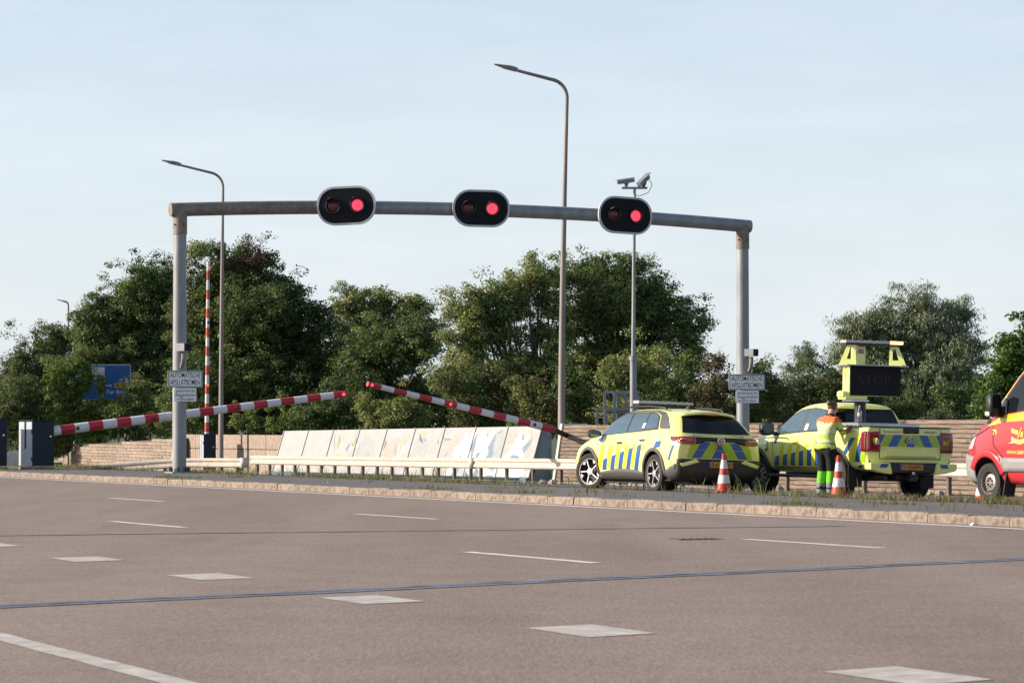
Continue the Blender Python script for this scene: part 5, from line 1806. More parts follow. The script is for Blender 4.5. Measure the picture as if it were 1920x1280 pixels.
ov = [(.125 * math.cos(2 * math.pi * i / 28), .062 * math.sin(2 * math.pi * i / 28)) for i in range(28)]
b.prism(ov, -.012, .01, 'YZ'); em = b.build('emblem', 'dark_plastic', gate, loc=(-2.672, 0, 1.118))
b = MB(); b.prism([(p[0] * .88, p[1] * .86) for p in ov], -.016, .0, 'YZ'); b.build('emblem_rim', 'chrome', em)
b = MB(); b.prism([(p[0] * .78, p[1] * .74) for p in ov], -.019, .0, 'YZ'); b.build('emblem_face', 'emblem_blue', em)
text_mesh('emblem_script', 'Ford', .085, 'silver', em, (-.020, 0, .0), (R(90), 0, -math.pi / 2), shear=.35, width=.13, depth=.001)
for (y, tx, w) in ((.42, 'rijkswaterstaat.nl', .40), (-.43, '0800-8002', .28)):
    text_mesh('lettering', tx, .055, 'livery_blue', gate, (-2.664, y, 1.285), (R(90), 0, -math.pi / 2), width=w, depth=.001)
number_plate(pk, (-2.738, .03, .615), (0, 0, -math.pi / 2), 'V-19-NVV')
b = MB(); b.box((-2.70, -.02, .44), (.10, .16, .20), bev=.01); b.tube([(-2.72, -.02, .45), (-2.82, -.02, .46), (-2.84, -.02, .54)], .022, 8); tw = b.build('tow_hitch', 'black', pk)
b = MB(); b.box((-2.755, -.02, .50), (.01, .07, .05)); b.build('hitch_label', 'sign_white', tw)
b = MB(); b.box((-2.0, 0, .42), (1.1, .5, .16), bev=.04); b.tube([(-2.5, .45, .40), (-1.4, .45, .42)], .045, 8); b.tube([(TR, -.7, TW), (TR, .7, TW)], .07, 10); b.box((.3, 0, .42), (2.8, .7, .12)); b.build('underbody', 'black', pk)
tb.patch('rear_window', 'glass', [(-.74, 1.44), (.74, 1.44)], [(-.62, 1.735), (.62, 1.735)], 'B', .008, 16, 6)
tb.patch('windscreen', 'glass', [(-.76, 1.28), (.76, 1.28)], [(-.60, 1.74), (.60, 1.74)], 'F', .006, 16, 6)
for s in (-1, 1):
    tb.patch('headlight', 'lamp_clear', [(s * .55, .86), (s * .76, .86)], [(s * .55, .98), (s * .76, .98)], 'F', .008, 6, 4)
# aluminium load cover
b = MB(); b.box((-1.55, .13, 1.415), (1.10, 1.30, .08), bev=.012); b.build('load_cover', 'aluminium', pk)
for (ax, st) in ((TR, 0), (TF, R(14))):
    for y in (.82, -.82):
        wheel(pk, ax, y, TW, .265, .25, 'split', st)
# message board on its mast
b = MB(); b.tube([(-1.32, .36, 1.45), (-1.32, .36, 1.97)], .115, 18); b.build('board_mast', 'black', pk, smooth=True)
BZ, BT = 1.985, 2.565
b = MB(); b.box((-1.30, .0, (BZ + BT) / 2), (.26, 1.14, BT - BZ), bev=.008); board = b.build('message_board', 'livery', pk, loc=(0, .10, 0))
b = MB(); b.box((-1.437, -.01, (BZ + BT) / 2), (.012, 1.12, BT - BZ - .005)); b.build('board_face', 'board_black', board)
text_mesh('board_lettering', 'STOP', .27, 'led_red', board, (-1.445, .02, (BZ + BT) / 2 + .01), (R(90), 0, -math.pi / 2), width=.70, depth=.001, bold=-.004)
b = MB(); b.box((-1.32, 0, BT + .012), (.46, 1.38, .02)); b.build('top_plate', 'aluminium', board)
b = MB(); b.box((-1.30, .42, BZ - .045), (.30, .48, .07), bev=.01); b.box((-1.30, .62, BZ + .02), (.24, .16, .14), bev=.03); b.build('slew_housing', 'livery', board)
b = MB(); b.box((-1.32, .36, BZ - .10), (.34, .40, .03)); b.build('mast_flange', 'silver', board)
b = MB(); b.tube([(-1.3, .58, BT - .02), (-1.3, .62, BT - .12), (-1.3, .58, BT - .22)], .012, 6); b.build('stay', 'livery', board)
for (yb, s) in ((.52, 1), (-.50, -1)):
    ol_ = [(yb + s * .22, BT + .02), (yb - s * .13, BT + .02), (yb - s * .11, BT + .40), (yb + s * .05, BT + .40)]
    hole = [(yb + s * .065, BT + .13), (yb - s * .055, BT + .13), (yb - s * .06, BT + .345), (yb - s * .0, BT + .345)]
    b = MB()
    for x in (-1.36, -1.34):
        b.v += [(x, p[0], p[1]) for p in ol_] + [(x, p[0], p[1]) for p in hole]
    for base_ in (0, 8):
        for i in range(4):
            j = (i + 1) % 4
            b.f.append((base_ + i, base_ + j, base_ + 4 + j, base_ + 4 + i)); b.m.append(0)
    for i in range(4):
        j = (i + 1) % 4
        b.f += [(i, j, 8 + j, 8 + i), (4 + i, 4 + j, 12 + j, 12 + i)]; b.m += [0, 0]
    b.box((-1.28, yb - s * .11, BT + .21), (.10, .016, .38))
    Rm = Matrix.Translation((-1.35, yb, 0)) @ Matrix.Rotation(R(-42), 4, 'Z') @ Matrix.Translation((1.35, -yb, 0))
    b.v = [tuple(Rm @ Vector(q)) for q in b.v]
    b.build('bar_support', 'livery', board)
b = MB(); b.box((-1.20, .25, BT + .20), (.14, .24, .37), bev=.01); gb_ = b.build('control_box', 'livery', board)
b = MB(); b.box((-1.273, .23, BT + .29), (.012, .12, .09)); b.build('display', 'tail_red', gb_)
b = MB(); b.tube([(-1.42, -.02, BT + .02), (-1.42, -.02, BT + .06)], .025, 8); b.build('sensor', 'black', board)
light_bar(board, -1.32, -.62, .66, BT + .405, .24, .095, lit=(0, 1), segs=9)

# ------------------------------------------------------------------ red panel van, only its nose in the picture
vyaw = math.pi / 2 + R(26.5)
VF, VW_ = 1.83, .345
vl = place(1860, 53.4, (VF, .86), vyaw)
vl.z = 0.045
van = empty('panel_van', vl, vyaw)
tag(van, 'red and yellow van entering at the right edge', 'van')
secs = [
 S(-3.05, (.75, .40), (.93, .44), (.96, .70), (.97, 1.10), (.96, 1.60), (.92, 2.20), (.80, 2.50), (.5, 2.56), (0, 2.58)),
 S(-2.95, (.75, .34), (.95, .40), (.985, .70), (.99, 1.10), (.98, 1.60), (.94, 2.25), (.82, 2.55), (.5, 2.61), (0, 2.63)),
 S(-1.5, (.75, .30), (.95, .38), (.99, .70), (.995, 1.10), (.985, 1.60), (.94, 2.26), (.82, 2.57), (.5, 2.63), (0, 2.65)),
 S(.6, (.75, .28), (.95, .36), (.99, .70), (.995, 1.10), (.985, 1.55), (.93, 2.20), (.80, 2.54), (.5, 2.61), (0, 2.63)),
 S(.95, (.75, .28), (.95, .36), (.99, .70), (.995, 1.10), (.985, 1.54), (.91, 2.10), (.78, 2.42), (.5, 2.49), (0, 2.52)),
 S(1.35, (.75, .28), (.95, .36), (.99, .70), (.995, 1.10), (.98, 1.50), (.90, 1.88), (.78, 2.05), (.5, 2.12), (0, 2.15)),
 S(1.75, (.75, .28), (.95, .36), (.985, .70), (.99, 1.08), (.96, 1.40), (.90, 1.56), (.80, 1.66), (.5, 1.72), (0, 1.75)),
 S(2.00, (.75, .28), (.95, .36), (.980, .70), (.98, 1.05), (.94, 1.30), (.88, 1.40), (.78, 1.45), (.5, 1.50), (0, 1.52)),
 S(2.35, (.72, .28), (.93, .36), (.955, .66), (.95, .96), (.90, 1.14), (.84, 1.22), (.74, 1.28), (.5, 1.33), (0, 1.35)),
 S(2.62, (.65, .30), (.84, .38), (.87, .62), (.86, .86), (.82, 1.00), (.76, 1.08), (.66, 1.14), (.45, 1.18), (0, 1.20)),
 S(2.74, (.55, .36), (.70, .42), (.73, .58), (.72, .74), (.68, .84), (.62, .90), (.52, .95), (.35, .98), (0, 1.0)),
]
vb = Car(van, secs, 'van_red', [(VF, VW_ + .03, .43, .52), (-1.85, VW_ + .03, .43, .52)])
for s in 'LR':
    sg = 1 if s == 'L' else -1
    vb.arch('arch_trim', 'van_red', VF, VW_ + .03, .425, .56, s, a0=24, a1=165, off=.012, thick=.022)
    vb.patch('rub_strip', 'van_grey', [(-2.9, .55), (1.34, .55)], [(-2.9, .79), (1.30, .79)], s, .012, 24, 3, thick=.02)
    vb.patch('rub_strip', 'van_grey', [(1.345, .55), (1.44, .55)], [(1.305, .79), (1.36, .80)], s, .013, 4, 3, thick=.02)
    vb.patch('bumper_side', 'van_grey', [(2.20, .30), (2.66, .34)], [(2.20, .80), (2.62, .86)], s, .012, 10, 6, thick=.018)
    dv = vb.patch('door', 'van_red', [(.25, .80), (1.32, .80)], [(.25, 1.50), (1.62, 1.36)], s, .005, 16, 8)
    vb.seam([(1.22, .40), (1.335, .80), (1.62, 1.0), (1.66, 1.40)], s, w=.016, off=.008, parent=dv)
    vb.seam([(.24, .40), (.24, 1.6), (.30, 2.2)], s, w=.016, off=.008, parent=dv)
    vb.patch('belt_band', 'van_yellow', [(-2.8, 1.46), (.3, 1.46), (1.3, 1.42), (1.80, 1.34)], [(-2.8, 1.66), (.3, 1.63), (1.3, 1.545), (1.80, 1.375)], s, .009, 26, 3)
    vb.patch('upper_panel', 'van_yellow', [(-2.8, 1.66), (.22, 1.64)], [(-2.8, 2.46), (.22, 2.42)], s, .006, 20, 8)
    vb.patch('pillar_band', 'van_yellow', [(.93, 2.28), (1.30, 1.905), (1.76, 1.475)], [(.86, 2.46), (1.42, 2.03), (1.93, 1.475)], s, .010, 20, 3)
    vb.patch('side_window', 'glass', [(.36, 1.66), (1.22, 1.575)], [(.40, 2.26), (.92, 2.24), (1.28, 1.88)], s, .009, 14, 8)
    vb.patch('side_window', 'glass_side', [(1.29, 1.565), (1.66, 1.475)], [(1.34, 1.86), (1.42, 1.80), (1.72, 1.485)], s, .010, 10, 6)
    vb.seam([(1.25, 1.56), (1.33, 1.9)], s, w=.035, off=.011, mat='van_grey', parent=dv)
    # mirror
    b = MB(); b.box((1.42, sg * 1.12, 1.72), (.17, .22, .42), bev=.045); mr = b.build('mirror', 'dark_plastic', van, smooth=True, angle=60)
    b = MB(); b.tube([(1.40, sg * .94, 1.56), (1.42, sg * 1.05, 1.57)], .07, 10); b.box((1.40, sg * .97, 1.60), (.18, .07, .2), bev=.02); b.build('mirror_arm', 'dark_plastic', mr)
    b = MB(); b.box((1.331, sg * 1.12, 1.78), (.012, .170, .25), bev=.004); b.build('mirror_glass', 'glass', mr)
    b = MB(); b.box((1.46, sg * 1.185, 1.57), (.13, .10, .10), bev=.02); b.build('indicator', 'lamp_clear', mr)
    b = MB(); b.box((1.30, sg * .86, .32), (.03, .24, .46), rot=Matrix.Rotation(R(-14), 3, 'Y')); b.build('mud_flap', 'rubber', van)
    vb.patch('headlight', 'lamp_clear', [(2.30, .95), (2.60, .90)], [(2.22, 1.17), (2.56, 1.04)], s, .010, 8, 4)
    if s == 'L':
        q = vb.hit(1.56, 1.235, 'L', .012); text_mesh('fleet_number', '79', .135, 'van_sign_yellow', van, (1.57, q.y, 1.235), (R(90), 0, R(180)), bold=.003, depth=.001)
        q = vb.hit(.80, .90, 'L', .014); text_mesh('lettering', 'WWW.GEBRVANDENBERG', .085, 'van_sign_yellow', dv, (1.19, q.y, .885), (R(90), 0, R(180)), align='LEFT', bold=.001, depth=.001)
        def ribbon(zc, h, a0, a1, mt, off, amp=.05):
            xs = [a0 + (a1 - a0) * i / 12 for i in range(13)]
            lo = [(x, zc + amp * math.sin((x - .2) * 7.5) - h / 2) for x in xs]; hi = [(x, zc + amp * math.sin((x - .2) * 7.5) + h / 2) for x in xs]
            vb.patch('logo_ribbon', mt, lo, hi, 'L', off, 18, 2, parent=dv)
        ribbon(1.27, .075, 1.06, .86, 'van_sign_yellow', .011, .035)
        ribbon(1.12, .080, 1.06, .50, 'van_sign_yellow', .011)
        vb.quad('logo_mark', 'sign_white', [(1.16, 1.045), (.93, 1.06), (.90, 1.10), (.95, 1.085)], 'L', .012, parent=dv)
        vb.quad('logo_mark', 'van_sign_yellow', [(.88, 1.14), (.86, 1.14), (.75, 1.33), (.77, 1.33)], 'L', .0125, parent=dv)
        vb.quad('logo_mark', 'van_sign_yellow', [(.80, 1.16), (.72, 1.16), (.72, 1.25), (.77, 1.25)], 'L', .0125, parent=dv)
vb.seam([(1.70, 1.36), (2.0, 1.245), (2.42, 1.13)], 'L', w=.02, off=.006)
vb.patch('bonnet_trim', 'black', [(1.72, 1.38), (1.86, 1.385)], [(1.78, 1.50), (1.92, 1.42)], 'L', .012, 4, 4)
vb.patch('front_bumper', 'van_grey', [(-.80, .32), (.80, .32)], [(-.80, .80), (.80, .80)], 'F', .012, 20, 6, thick=.02)
vb.patch('grille', 'black', [(-.45, .82), (.45, .82)], [(-.5, 1.06), (.5, 1.06)], 'F', .012, 12, 4)
vb.patch('windscreen', 'glass', [(-.78, 1.58), (.78, 1.58)], [(-.62, 2.36), (.62, 2.36)], 'F', .006, 16, 8)
vb.patch('roof_panel', 'van_yellow', [(-2.8, -.6), (.7, -.6)], [(-2.8, .6), (.7, .6)], 'T', .008, 16, 6)
b = MB(); b.box((-.3, 0, .36), (4.4, 1.2, .16)); b.build('underbody', 'black', van)
for ax in (VF, -1.85):
    for y in (.855, -.855):
        wheel(van, ax, y, VW_, .215, .215, 'steel', R(2) if ax > 0 else 0)

# =================================================================== THE ROAD WORKER
def skin_body(name, verts, edges, radii, root_i, sub=2):
    me = bpy.data.meshes.new(name); me.from_pydata(verts, edges, [])
    o = bpy.data.objects.new(name, me); C.objects.link(o)
    md = o.modifiers.new('skin', 'SKIN'); md.use_smooth_shade = True
    sl = me.skin_vertices[0].data if me.skin_vertices else None
    if sl is None:
        bm = bmesh.new(); bm.from_mesh(me); bm.verts.layers.skin.verify(); bm.to_mesh(me); bm.free()
        sl = me.skin_vertices[0].data
    for i, r_ in enumerate(radii):
        sl[i].radius = (r_, r_) if not isinstance(r_, tuple) else r_
        sl[i].use_root = (i == root_i)
    ms2 = o.modifiers.new('s', 'SUBSURF'); ms2.levels = sub; ms2.render_levels = sub
    bake(o)
    o.data.shade_smooth()
    return o

wD = 57.3
wpnt = at(1549, wD)
wu, wv = to_uv(wpnt)
person = empty('person', (wpnt.x, wpnt.y, deck_z(wv, wu)), R(44))
tag(person, 'person in orange and lime hi-vis shirt leaning over the pickup bed', 'person')
V, E, RD = [], [], []
def jv(p, r_, link=None):
    V.append(p); RD.append(r_)
    i = len(V) - 1
    if link is not None: E.append((link, i))
    return i
pel = jv((-.02, 0, .97), .145)
s1 = jv((-.01, 0, 1.10), .140, pel)
s2 = jv((.02, 0, 1.26), .148, s1)
s3 = jv((.06, 0, 1.42), .150, s2)
s4 = jv((.10, 0, 1.52), .105, s3)
nk = jv((.145, 0, 1.60), .056, s4)
h0 = jv((.18, 0, 1.67), .078, nk)
h1 = jv((.215, 0, 1.735), .098, h0)
h2 = jv((.205, 0, 1.80), .080, h1)
fc_ = jv((.275, 0, 1.69), .048, h0)
for sg in (1, -1):
    sh = jv((.085, sg * .175, 1.475), .082, s3)
    a1 = jv((.10, sg * .225, 1.36), .072, sh)
    el = jv((.17 if sg > 0 else .20, sg * .255, 1.215), .056, a1)
    fa = jv((.33, sg * (.21 if sg > 0 else .20), 1.27), .046, el)
    wr = jv((.46, sg * (.13 if sg > 0 else .13), 1.345), .032, fa)
    pa = jv((.525, sg * .11, 1.375), .036, wr)
    hp = jv((-.02, sg * .095, .90), .115, pel)
    th = jv((.0, sg * .105, .72), .098, hp)
    kn = jv((.01, sg * .112, .50), .090, th)
    cf = jv((-.02, sg * .118, .30), .092, kn)
    an = jv((-.03, sg * .122, .11), .082, cf)
    hl = jv((-.05, sg * .122, .050), .050, an)
    to = jv((.13, sg * .145, .042), .044, an)
body = skin_body('body', V, E, RD, 0)
me = body.data
for v in me.vertices:                                  # a chest is wider than it is deep
    c = v.co
    if .86 < c.z < 1.50 and abs(c.y) < .20:
        c.y *= 1.30
        c.x = .02 + (c.x - .02) * 1.08
    if c.z < 0.012: c.z = 0.012 + (c.z - .012) * .1
names = ['cloth_black', 'cloth_green', 'cloth_reflect', 'cloth_lime', 'cloth_white', 'cloth_orange', 'skin']
for nme in names: me.materials.append(M[nme])
for p in me.polygons:
    c = p.center
    arm_ = (abs(c.y) > .205 and c.z > 1.1) or (c.x > .22 and 1.12 < c.z < 1.47)
    if c.x > .235 and 1.12 < c.z < 1.48: m_ = 6                 # forearms and hands
    elif arm_ and c.z < 1.20 and c.x > .2: m_ = 6
    elif arm_ and c.z < 1.42: m_ = 2 if 1.265 < c.z < 1.315 else 3
    elif c.z > 1.575: m_ = 6 if c.z > 1.60 else 0
    elif c.z > 1.435: m_ = 5
    elif c.z > 1.24: m_ = 4
    elif c.z > 1.05: m_ = 3 if c.z < 1.18 and c.z > 1.125 else 4
    elif c.z > 1.005: m_ = 2
    elif c.z > .945: m_ = 3
    elif c.z > .495: m_ = 0
    elif c.z > .285: m_ = 1
    elif c.z > .205: m_ = 2
    elif c.z > .155: m_ = 0
    elif c.z > .085: m_ = 2
    else: m_ = 0
    p.material_index = m_
body.parent = person
# loose shirt hem and trouser cuffs
b = MB()
b.lathe([(.168, .945), (.172, .985), (.166, 1.03)], 24)
hem = b.build('shirt_hem', 'cloth_lime', person, smooth=True)
hem.scale = (1.0, 1.24, 1); hem.location = (-.015, 0, 0)
# hair with a small bun
b = MB()
for i in range(9):
    ph = R(-42 + 132 * i / 8)
    for j in range(18):
        a = 2 * math.pi * j / 18
        rr = .106 * math.cos(ph) + .001
        b.v.append((rr * math.cos(a) * 1.06, rr * math.sin(a) * .92, .108 * math.sin(ph)))
for i in range(8):
    for j in range(18): b.f.append((i * 18 + j, i * 18 + (j + 1) % 18, i * 18 + 18 + (j + 1) % 18, i * 18 + 18 + j)); b.m.append(0)
for k in range(len(b.v)):                               # keep the face free
    x, y, z = b.v[k]
    if x > .05 and z < .045: b.v[k] = (x * .55, y * .82, z)
hr = b.build('hair', 'hair', person, smooth=True, loc=(.192, 0, 1.742), rot=(0, R(26), 0))
b = MB(); b.lathe([(.0001, -.05), (.035, -.042), (.05, 0), (.036, .04), (.0001, .05)], 14, axis='X'); b.build('hair_bun', 'hair', hr, loc=(-.125, 0, .012), smooth=True)
b = MB()                                                # face
b.prism([(.30, 1.705), (.335, 1.675), (.30, 1.668)], -.013, .013); b.build('nose', 'skin', person)
for sg in (1, -1):
    b = MB(); b.lathe([(.0001, -.006), (.011, 0), (.0001, .006)], 8, axis='X'); b.build('eye', 'black', person, loc=(.297, sg * .032, 1.722))
    b = MB(); b.lathe([(.0001, -.010), (.024, -.004), (.030, .004), (.0001, .012)], 10, axis='Y'); b.build('ear', 'skin', person, loc=(.19, sg * .098, 1.715), smooth=True)
b = MB(); b.box((.312, 0, 1.648), (.012, .045, .008)); b.build('mouth', 'tail_red', person)
b = MB(); b.lathe([(.085, 1.555), (.078, 1.60), (.070, 1.60)], 16); col_ = b.build('collar', 'cloth_black', person, smooth=True, loc=(.125, 0, 0))
# fingers
for sg in (1, -1):
    for k in range(4):
        fy = sg * (.11 + .020 * (k - 1.5)); ln = (.070, .080, .076, .060)[k]
        fo = skin_body('finger', [(.53, fy, 1.378), (.53 + ln * .55, fy, 1.392 - .004 * k), (.53 + ln * .95, fy, 1.372), (.53 + ln * 1.05, fy, 1.345)], [(0, 1), (1, 2), (2, 3)], [.010, .0095, .0085, .007], 0, 1)
        fo.data.materials.append(M['skin']); fo.parent = person
    fo = skin_body('thumb', [(.50, sg * .085, 1.375), (.525, sg * .058, 1.388), (.56, sg * .052, 1.385)], [(0, 1), (1, 2)], [.012, .011, .008], 0, 1)
    fo.data.materials.append(M['skin']); fo.parent = person
# note sheet lying in the hands' reach and a bottle on the load cover
def on_truck(p):
    return tl + (Matrix.Rotation(tyaw, 3, 'Z') @ Matrix.Rotation(R(1.2), 3, 'X')) @ Vector(p)
bt = on_truck((-1.70, .58, 1.4755))
bottle = empty('water_bottle', bt)
tag(bottle, 'clear plastic water bottle standing on the pickup load cover', 'bottle')
b = MB(); b.lathe([(.0001, 0), (.040, .004), (.042, .02), (.042, .09), (.038, .10), (.042, .11), (.042, .19), (.030, .235), (.015, .262), (.015, .285)], 18)
b.build('bottle_body', 'clear_plastic', bottle, smooth=True)
b = MB(); b.lathe([(.019, .283), (.019, .312), (.0001, .313)], 14); b.build('cap', 'lamp_clear', bottle, smooth=True)
b = MB(); b.lathe([(.0430, .11), (.0430, .18)], 18); b.build('label_band', 'sign_grey', bottle, smooth=True)

# =================================================================== VEGETATION
rng = np.random.default_rng(5)

def leaves(centers, radii, per, size, aspect, cols, up=0.35, droop=0.0, shell=0.5, rnd=0.8):
    """leaf quads in small clumps; returns corner coordinates and tints"""
    n = len(centers) * per
    ci = np.repeat(np.arange(len(centers)), per)
    d = rng.normal(size=(n, 3)); d /= np.linalg.norm(d, axis=1, keepdims=True)
    rr = rng.random(n) ** shell
    pos = centers[ci] + d * (radii[ci] * rr[:, None])
    nrm = d * 0.7 + rng.normal(size=(n, 3)) * rnd * 0.6
    nrm[:, 2] += up
    nrm /= np.linalg.norm(nrm, axis=1, keepdims=True)
    t = rng.normal(size=(n, 3))
    if droop: t[:, 2] -= droop
    t -= nrm * np.sum(t * nrm, axis=1, keepdims=True)
    t /= np.linalg.norm(t, axis=1, keepdims=True) + 1e-9
    s = np.cross(nrm, t)
    L = size * rng.uniform(0.65, 1.3, n)[:, None]
    W = L * aspect
    fold = nrm * L * 0.10
    a = pos - t * L * .5
    b_ = pos + s * W * .5 - t * L * .05 + fold
    c = pos + t * L * .5
    e = pos - s * W * .5 - t * L * .05 + fold
    co = np.stack([a, b_, c, e], axis=1).reshape(-1, 3)
    cols = np.array(cols)
    clump_c = rng.integers(0, len(cols), len(centers))
    base_ = cols[clump_c][ci] * rng.uniform(.78, 1.22, n)[:, None]
    base_[:, 0] *= rng.uniform(.85, 1.2, n)
    return co, np.repeat(base_, 4, axis=0)

def crown_from(blobs, dens, clump_r, per, size, aspect, cols, **kw):
    """blobs: (centre, (rx, ry, rz)); clump centres sit mostly near the blob surfaces"""
    cs, rs = [], []
    for (c, r_) in blobs:
        r_ = np.array(r_)
        n = max(6, int(dens * (r_[0] * r_[2] + r_[0] * r_[1]) * 1.6))
        # boughs: smaller leaf masses round the blob, so the crown breaks into lit and shaded clumps
        nb = int(min(34, 10 + r_[0] * 7))
        bd = rng.normal(size=(nb, 3)); bd /= np.linalg.norm(bd, axis=1, keepdims=True)
        bc = bd * rng.uniform(.30, .78, (nb, 1))
        bs_ = rng.uniform(.24, .46, (nb, 1))
        k = rng.integers(0, nb, n)
        d = rng.normal(size=(n, 3)); d /= np.linalg.norm(d, axis=1, keepdims=True)
        rad = rng.random(n) ** 0.38
        p = bc[k] + d * bs_[k] * rad[:, None]
        core = rng.random(n) < .30
        p[core] = (d * (rng.random(n) ** .5 * .7)[:, None])[core]
        far = rng.random(n) < .035                     # stray sprigs break the outline
        p[far] = (d * rng.uniform(.98, 1.2, n)[:, None])[far]
        cs.append(np.array(c) + p * r_)
        rs.append(clump_r * rng.uniform(.55, 1.35, (n, 1)) * np.array([1.15, 1.15, .75]))
    cs = np.concatenate(cs); rs = np.concatenate(rs)
    return leaves(cs, rs, per, size, aspect, cols, **kw)

GREEN_DARK = [(.030, .052, .016), (.038, .062, .018), (.026, .044, .016), (.046, .066, .020)]
GREEN_ASH = [(.062, .100, .030), (.074, .112, .034), (.054, .088, .028), (.086, .120, .040)]
GREEN_LIGHT = [(.085, .130, .030), (.105, .145, .030), (.072, .115, .026), (.12, .15, .034)]
GREEN_WILLOW = [(.105, .122, .072), (.088, .108, .062), (.120, .130, .075), (.072, .090, .052)]
GREEN_MAPLE = [(.055, .105, .020), (.070, .125, .022), (.045, .085, .018)]
BROWN = [(.085, .070, .034), (.066, .062, .028), (.050, .058, .024), (.105, .080, .042)]
DEAD = [(.150, .105, .070), (.120, .085, .055), (.095, .085, .045)]
OLIVE = [(.075, .085, .028), (.095, .100, .032), (.060, .075, .024), (.110, .100, .045)]
def bright(c, k): return [tuple(min(.26, x * k) for x in q) for q in c]
GREEN_DARK = bright(GREEN_DARK, 2.3) + [(.12, .155, .045)]; GREEN_ASH = [(r_ * 1.15, g_, b_) for (r_, g_, b_) in bright(GREEN_ASH, 2.5)]; GREEN_LIGHT = bright(GREEN_LIGHT, 1.6); GREEN_WILLOW = [(r_ * .93, g_ * 1.04, b_ * .92) for (r_, g_, b_) in bright(GREEN_WILLOW, 2.5)]; GREEN_MAPLE = bright(GREEN_MAPLE, 1.4); OLIVE = bright(OLIVE, 1.4); BROWN = bright(BROWN, 1.4)
MIXD = GREEN_DARK + [(.055, .075, .022)]

def tree(name, label, D, blobs_px, base_px, cols, dens=2.6, clump_r=.55, per=70, size=.19, aspect=.5, trunk_r=.16, group=None, mat='leaf', depth=.75, extra=None, ground=-.9, cat='tree', grow=1.12, **kw):
    """blobs_px: (px, py, rx_px, ry_px [, dD])"""
    dens *= 6.2
    size *= .74
    clump_r *= .72
    per = int(per * .9)
    trunk_r *= .6
    s = D / FPX
    blobs = []
    for q in blobs_px:
        px, py, rx, ry = q[:4]
        rx *= grow; ry *= grow
        dd = q[4] if len(q) > 4 else random.uniform(-.5, .5) * rx * s
        c = at(px, D + dd, ht(py, D + dd))
        blobs.append((np.array(c), (rx * s, rx * s * depth, ry * s)))
    bp = at(base_px, D, ground)
    root = empty(name, bp)
    tag(root, label, cat, group)
    inv = np.array(-bp)
    blobs = [(c + inv, r_) for (c, r_) in blobs]
    co, ti = crown_from(blobs, dens, clump_r, per, size, aspect, cols, **kw)
    if extra:
        for (q, c2, p2) in extra:
            bl = []
            for (px, py, rx, ry) in q:
                c = at(px, D - .8 * rx * s * .5, ht(py, D))
                bl.append((np.array(c) + inv, (rx * s, rx * s * .8, ry * s)))
            co2, ti2 = crown_from(bl, dens, clump_r * .8, p2, size * .8, aspect, c2, **kw)
            co = np.concatenate([co, co2]); ti = np.concatenate([ti, ti2])
    tri_mesh('crown', co, 4, ti, mat, root)
    # trunk and limbs reaching into every part of the crown
    b = MB()
    zc = min(c[2] - r_[2] * .4 for (c, r_) in blobs)
    fork = Vector((random.uniform(-.2, .2), 0, max(.6, zc * .55)))
    b.tube([(0, 0, 0), fork * .5 + Vector((.04, 0, 0)), fork], [trunk_r * 1.25, trunk_r, trunk_r * .85], 9)
    for (c, r_) in blobs:
        c = Vector(c)
        k = random.randint(2, 4)
        for q in range(k):
            e = c + Vector((random.uniform(-.6, .6) * r_[0], random.uniform(-.6, .6) * r_[1], random.uniform(-.1, .75) * r_[2]))
            m1 = fork.lerp(e, .4) + Vector((random.uniform(-.3, .3), random.uniform(-.3, .3), random.uniform(.0, .5)))
            m2 = fork.lerp(e, .75) + Vector((random.uniform(-.2, .2), random.uniform(-.2, .2), random.uniform(.0, .3)))
            b.tube([fork, m1, m2, e], [trunk_r * .55, trunk_r * .36, trunk_r * .2, trunk_r * .05], 6, cap=False)
            for _ in range(3):
                t = random.uniform(.4, .95)
                st = m1.lerp(e, t)
                en = st + Vector((random.uniform(-1, 1), random.uniform(-1, 1), random.uniform(-.1, 1))) * r_[0] * .45
                b.tube([st, st.lerp(en, .5) + Vector((0, 0, .08)), en], [trunk_r * .14, trunk_r * .08, trunk_r * .025], 5, cap=False)
    b.build('trunk', 'bark', root, smooth=True, fix=False)
    return root

TG = 'trees beyond the walls'
tree('broadleaf_tree', 'dark dense tree at far left below the distant lamp', 172, [(55, 700, 62, 80), (105, 650, 55, 58), (20, 745, 60, 70), (120, 740, 70, 60)], 70, MIXD + OLIVE[:1], group=TG)
tree('broadleaf_tree', 'tall dark tree rising just left of the gantry post', 160, [(185, 610, 58, 68), (255, 560, 62, 80), (300, 530, 55, 62), (235, 680, 95, 85), (335, 640, 75, 100), (165, 700, 70, 70), (310, 740, 80, 60), (290, 600, 70, 70), (215, 640, 70, 70)], 260, GREEN_DARK + GREEN_ASH[:1], dens=3.0, group=TG)
tree('broadleaf_tree', 'largest dark tree with a dead brown top behind the upright barrier', 142, [(400, 520, 60, 66), (465, 530, 70, 72), (520, 575, 62, 72), (440, 640, 110, 90), (560, 650, 70, 75), (500, 720, 110, 70), (610, 715, 62, 70), (640, 650, 40, 50), (400, 740, 80, 60), (375, 590, 60, 80), (590, 600, 40, 45), (480, 590, 90, 70)], 470, GREEN_DARK, dens=3.1, trunk_r=.30, group=TG,
     extra=[([(470, 478, 48, 34), (440, 500, 30, 22)], DEAD, 38), ([(372, 468, 40, 22)], GREEN_ASH, 50)])
tree('broadleaf_tree', 'paler feathery tree standing behind between the two tree groups', 172, [(650, 575, 45, 42), (720, 575, 58, 46), (775, 585, 45, 42), (690, 630, 75, 55), (790, 640, 55, 50)], 715, GREEN_ASH + [(.10, .135, .055)], size=.22, dens=2.0, group=TG)
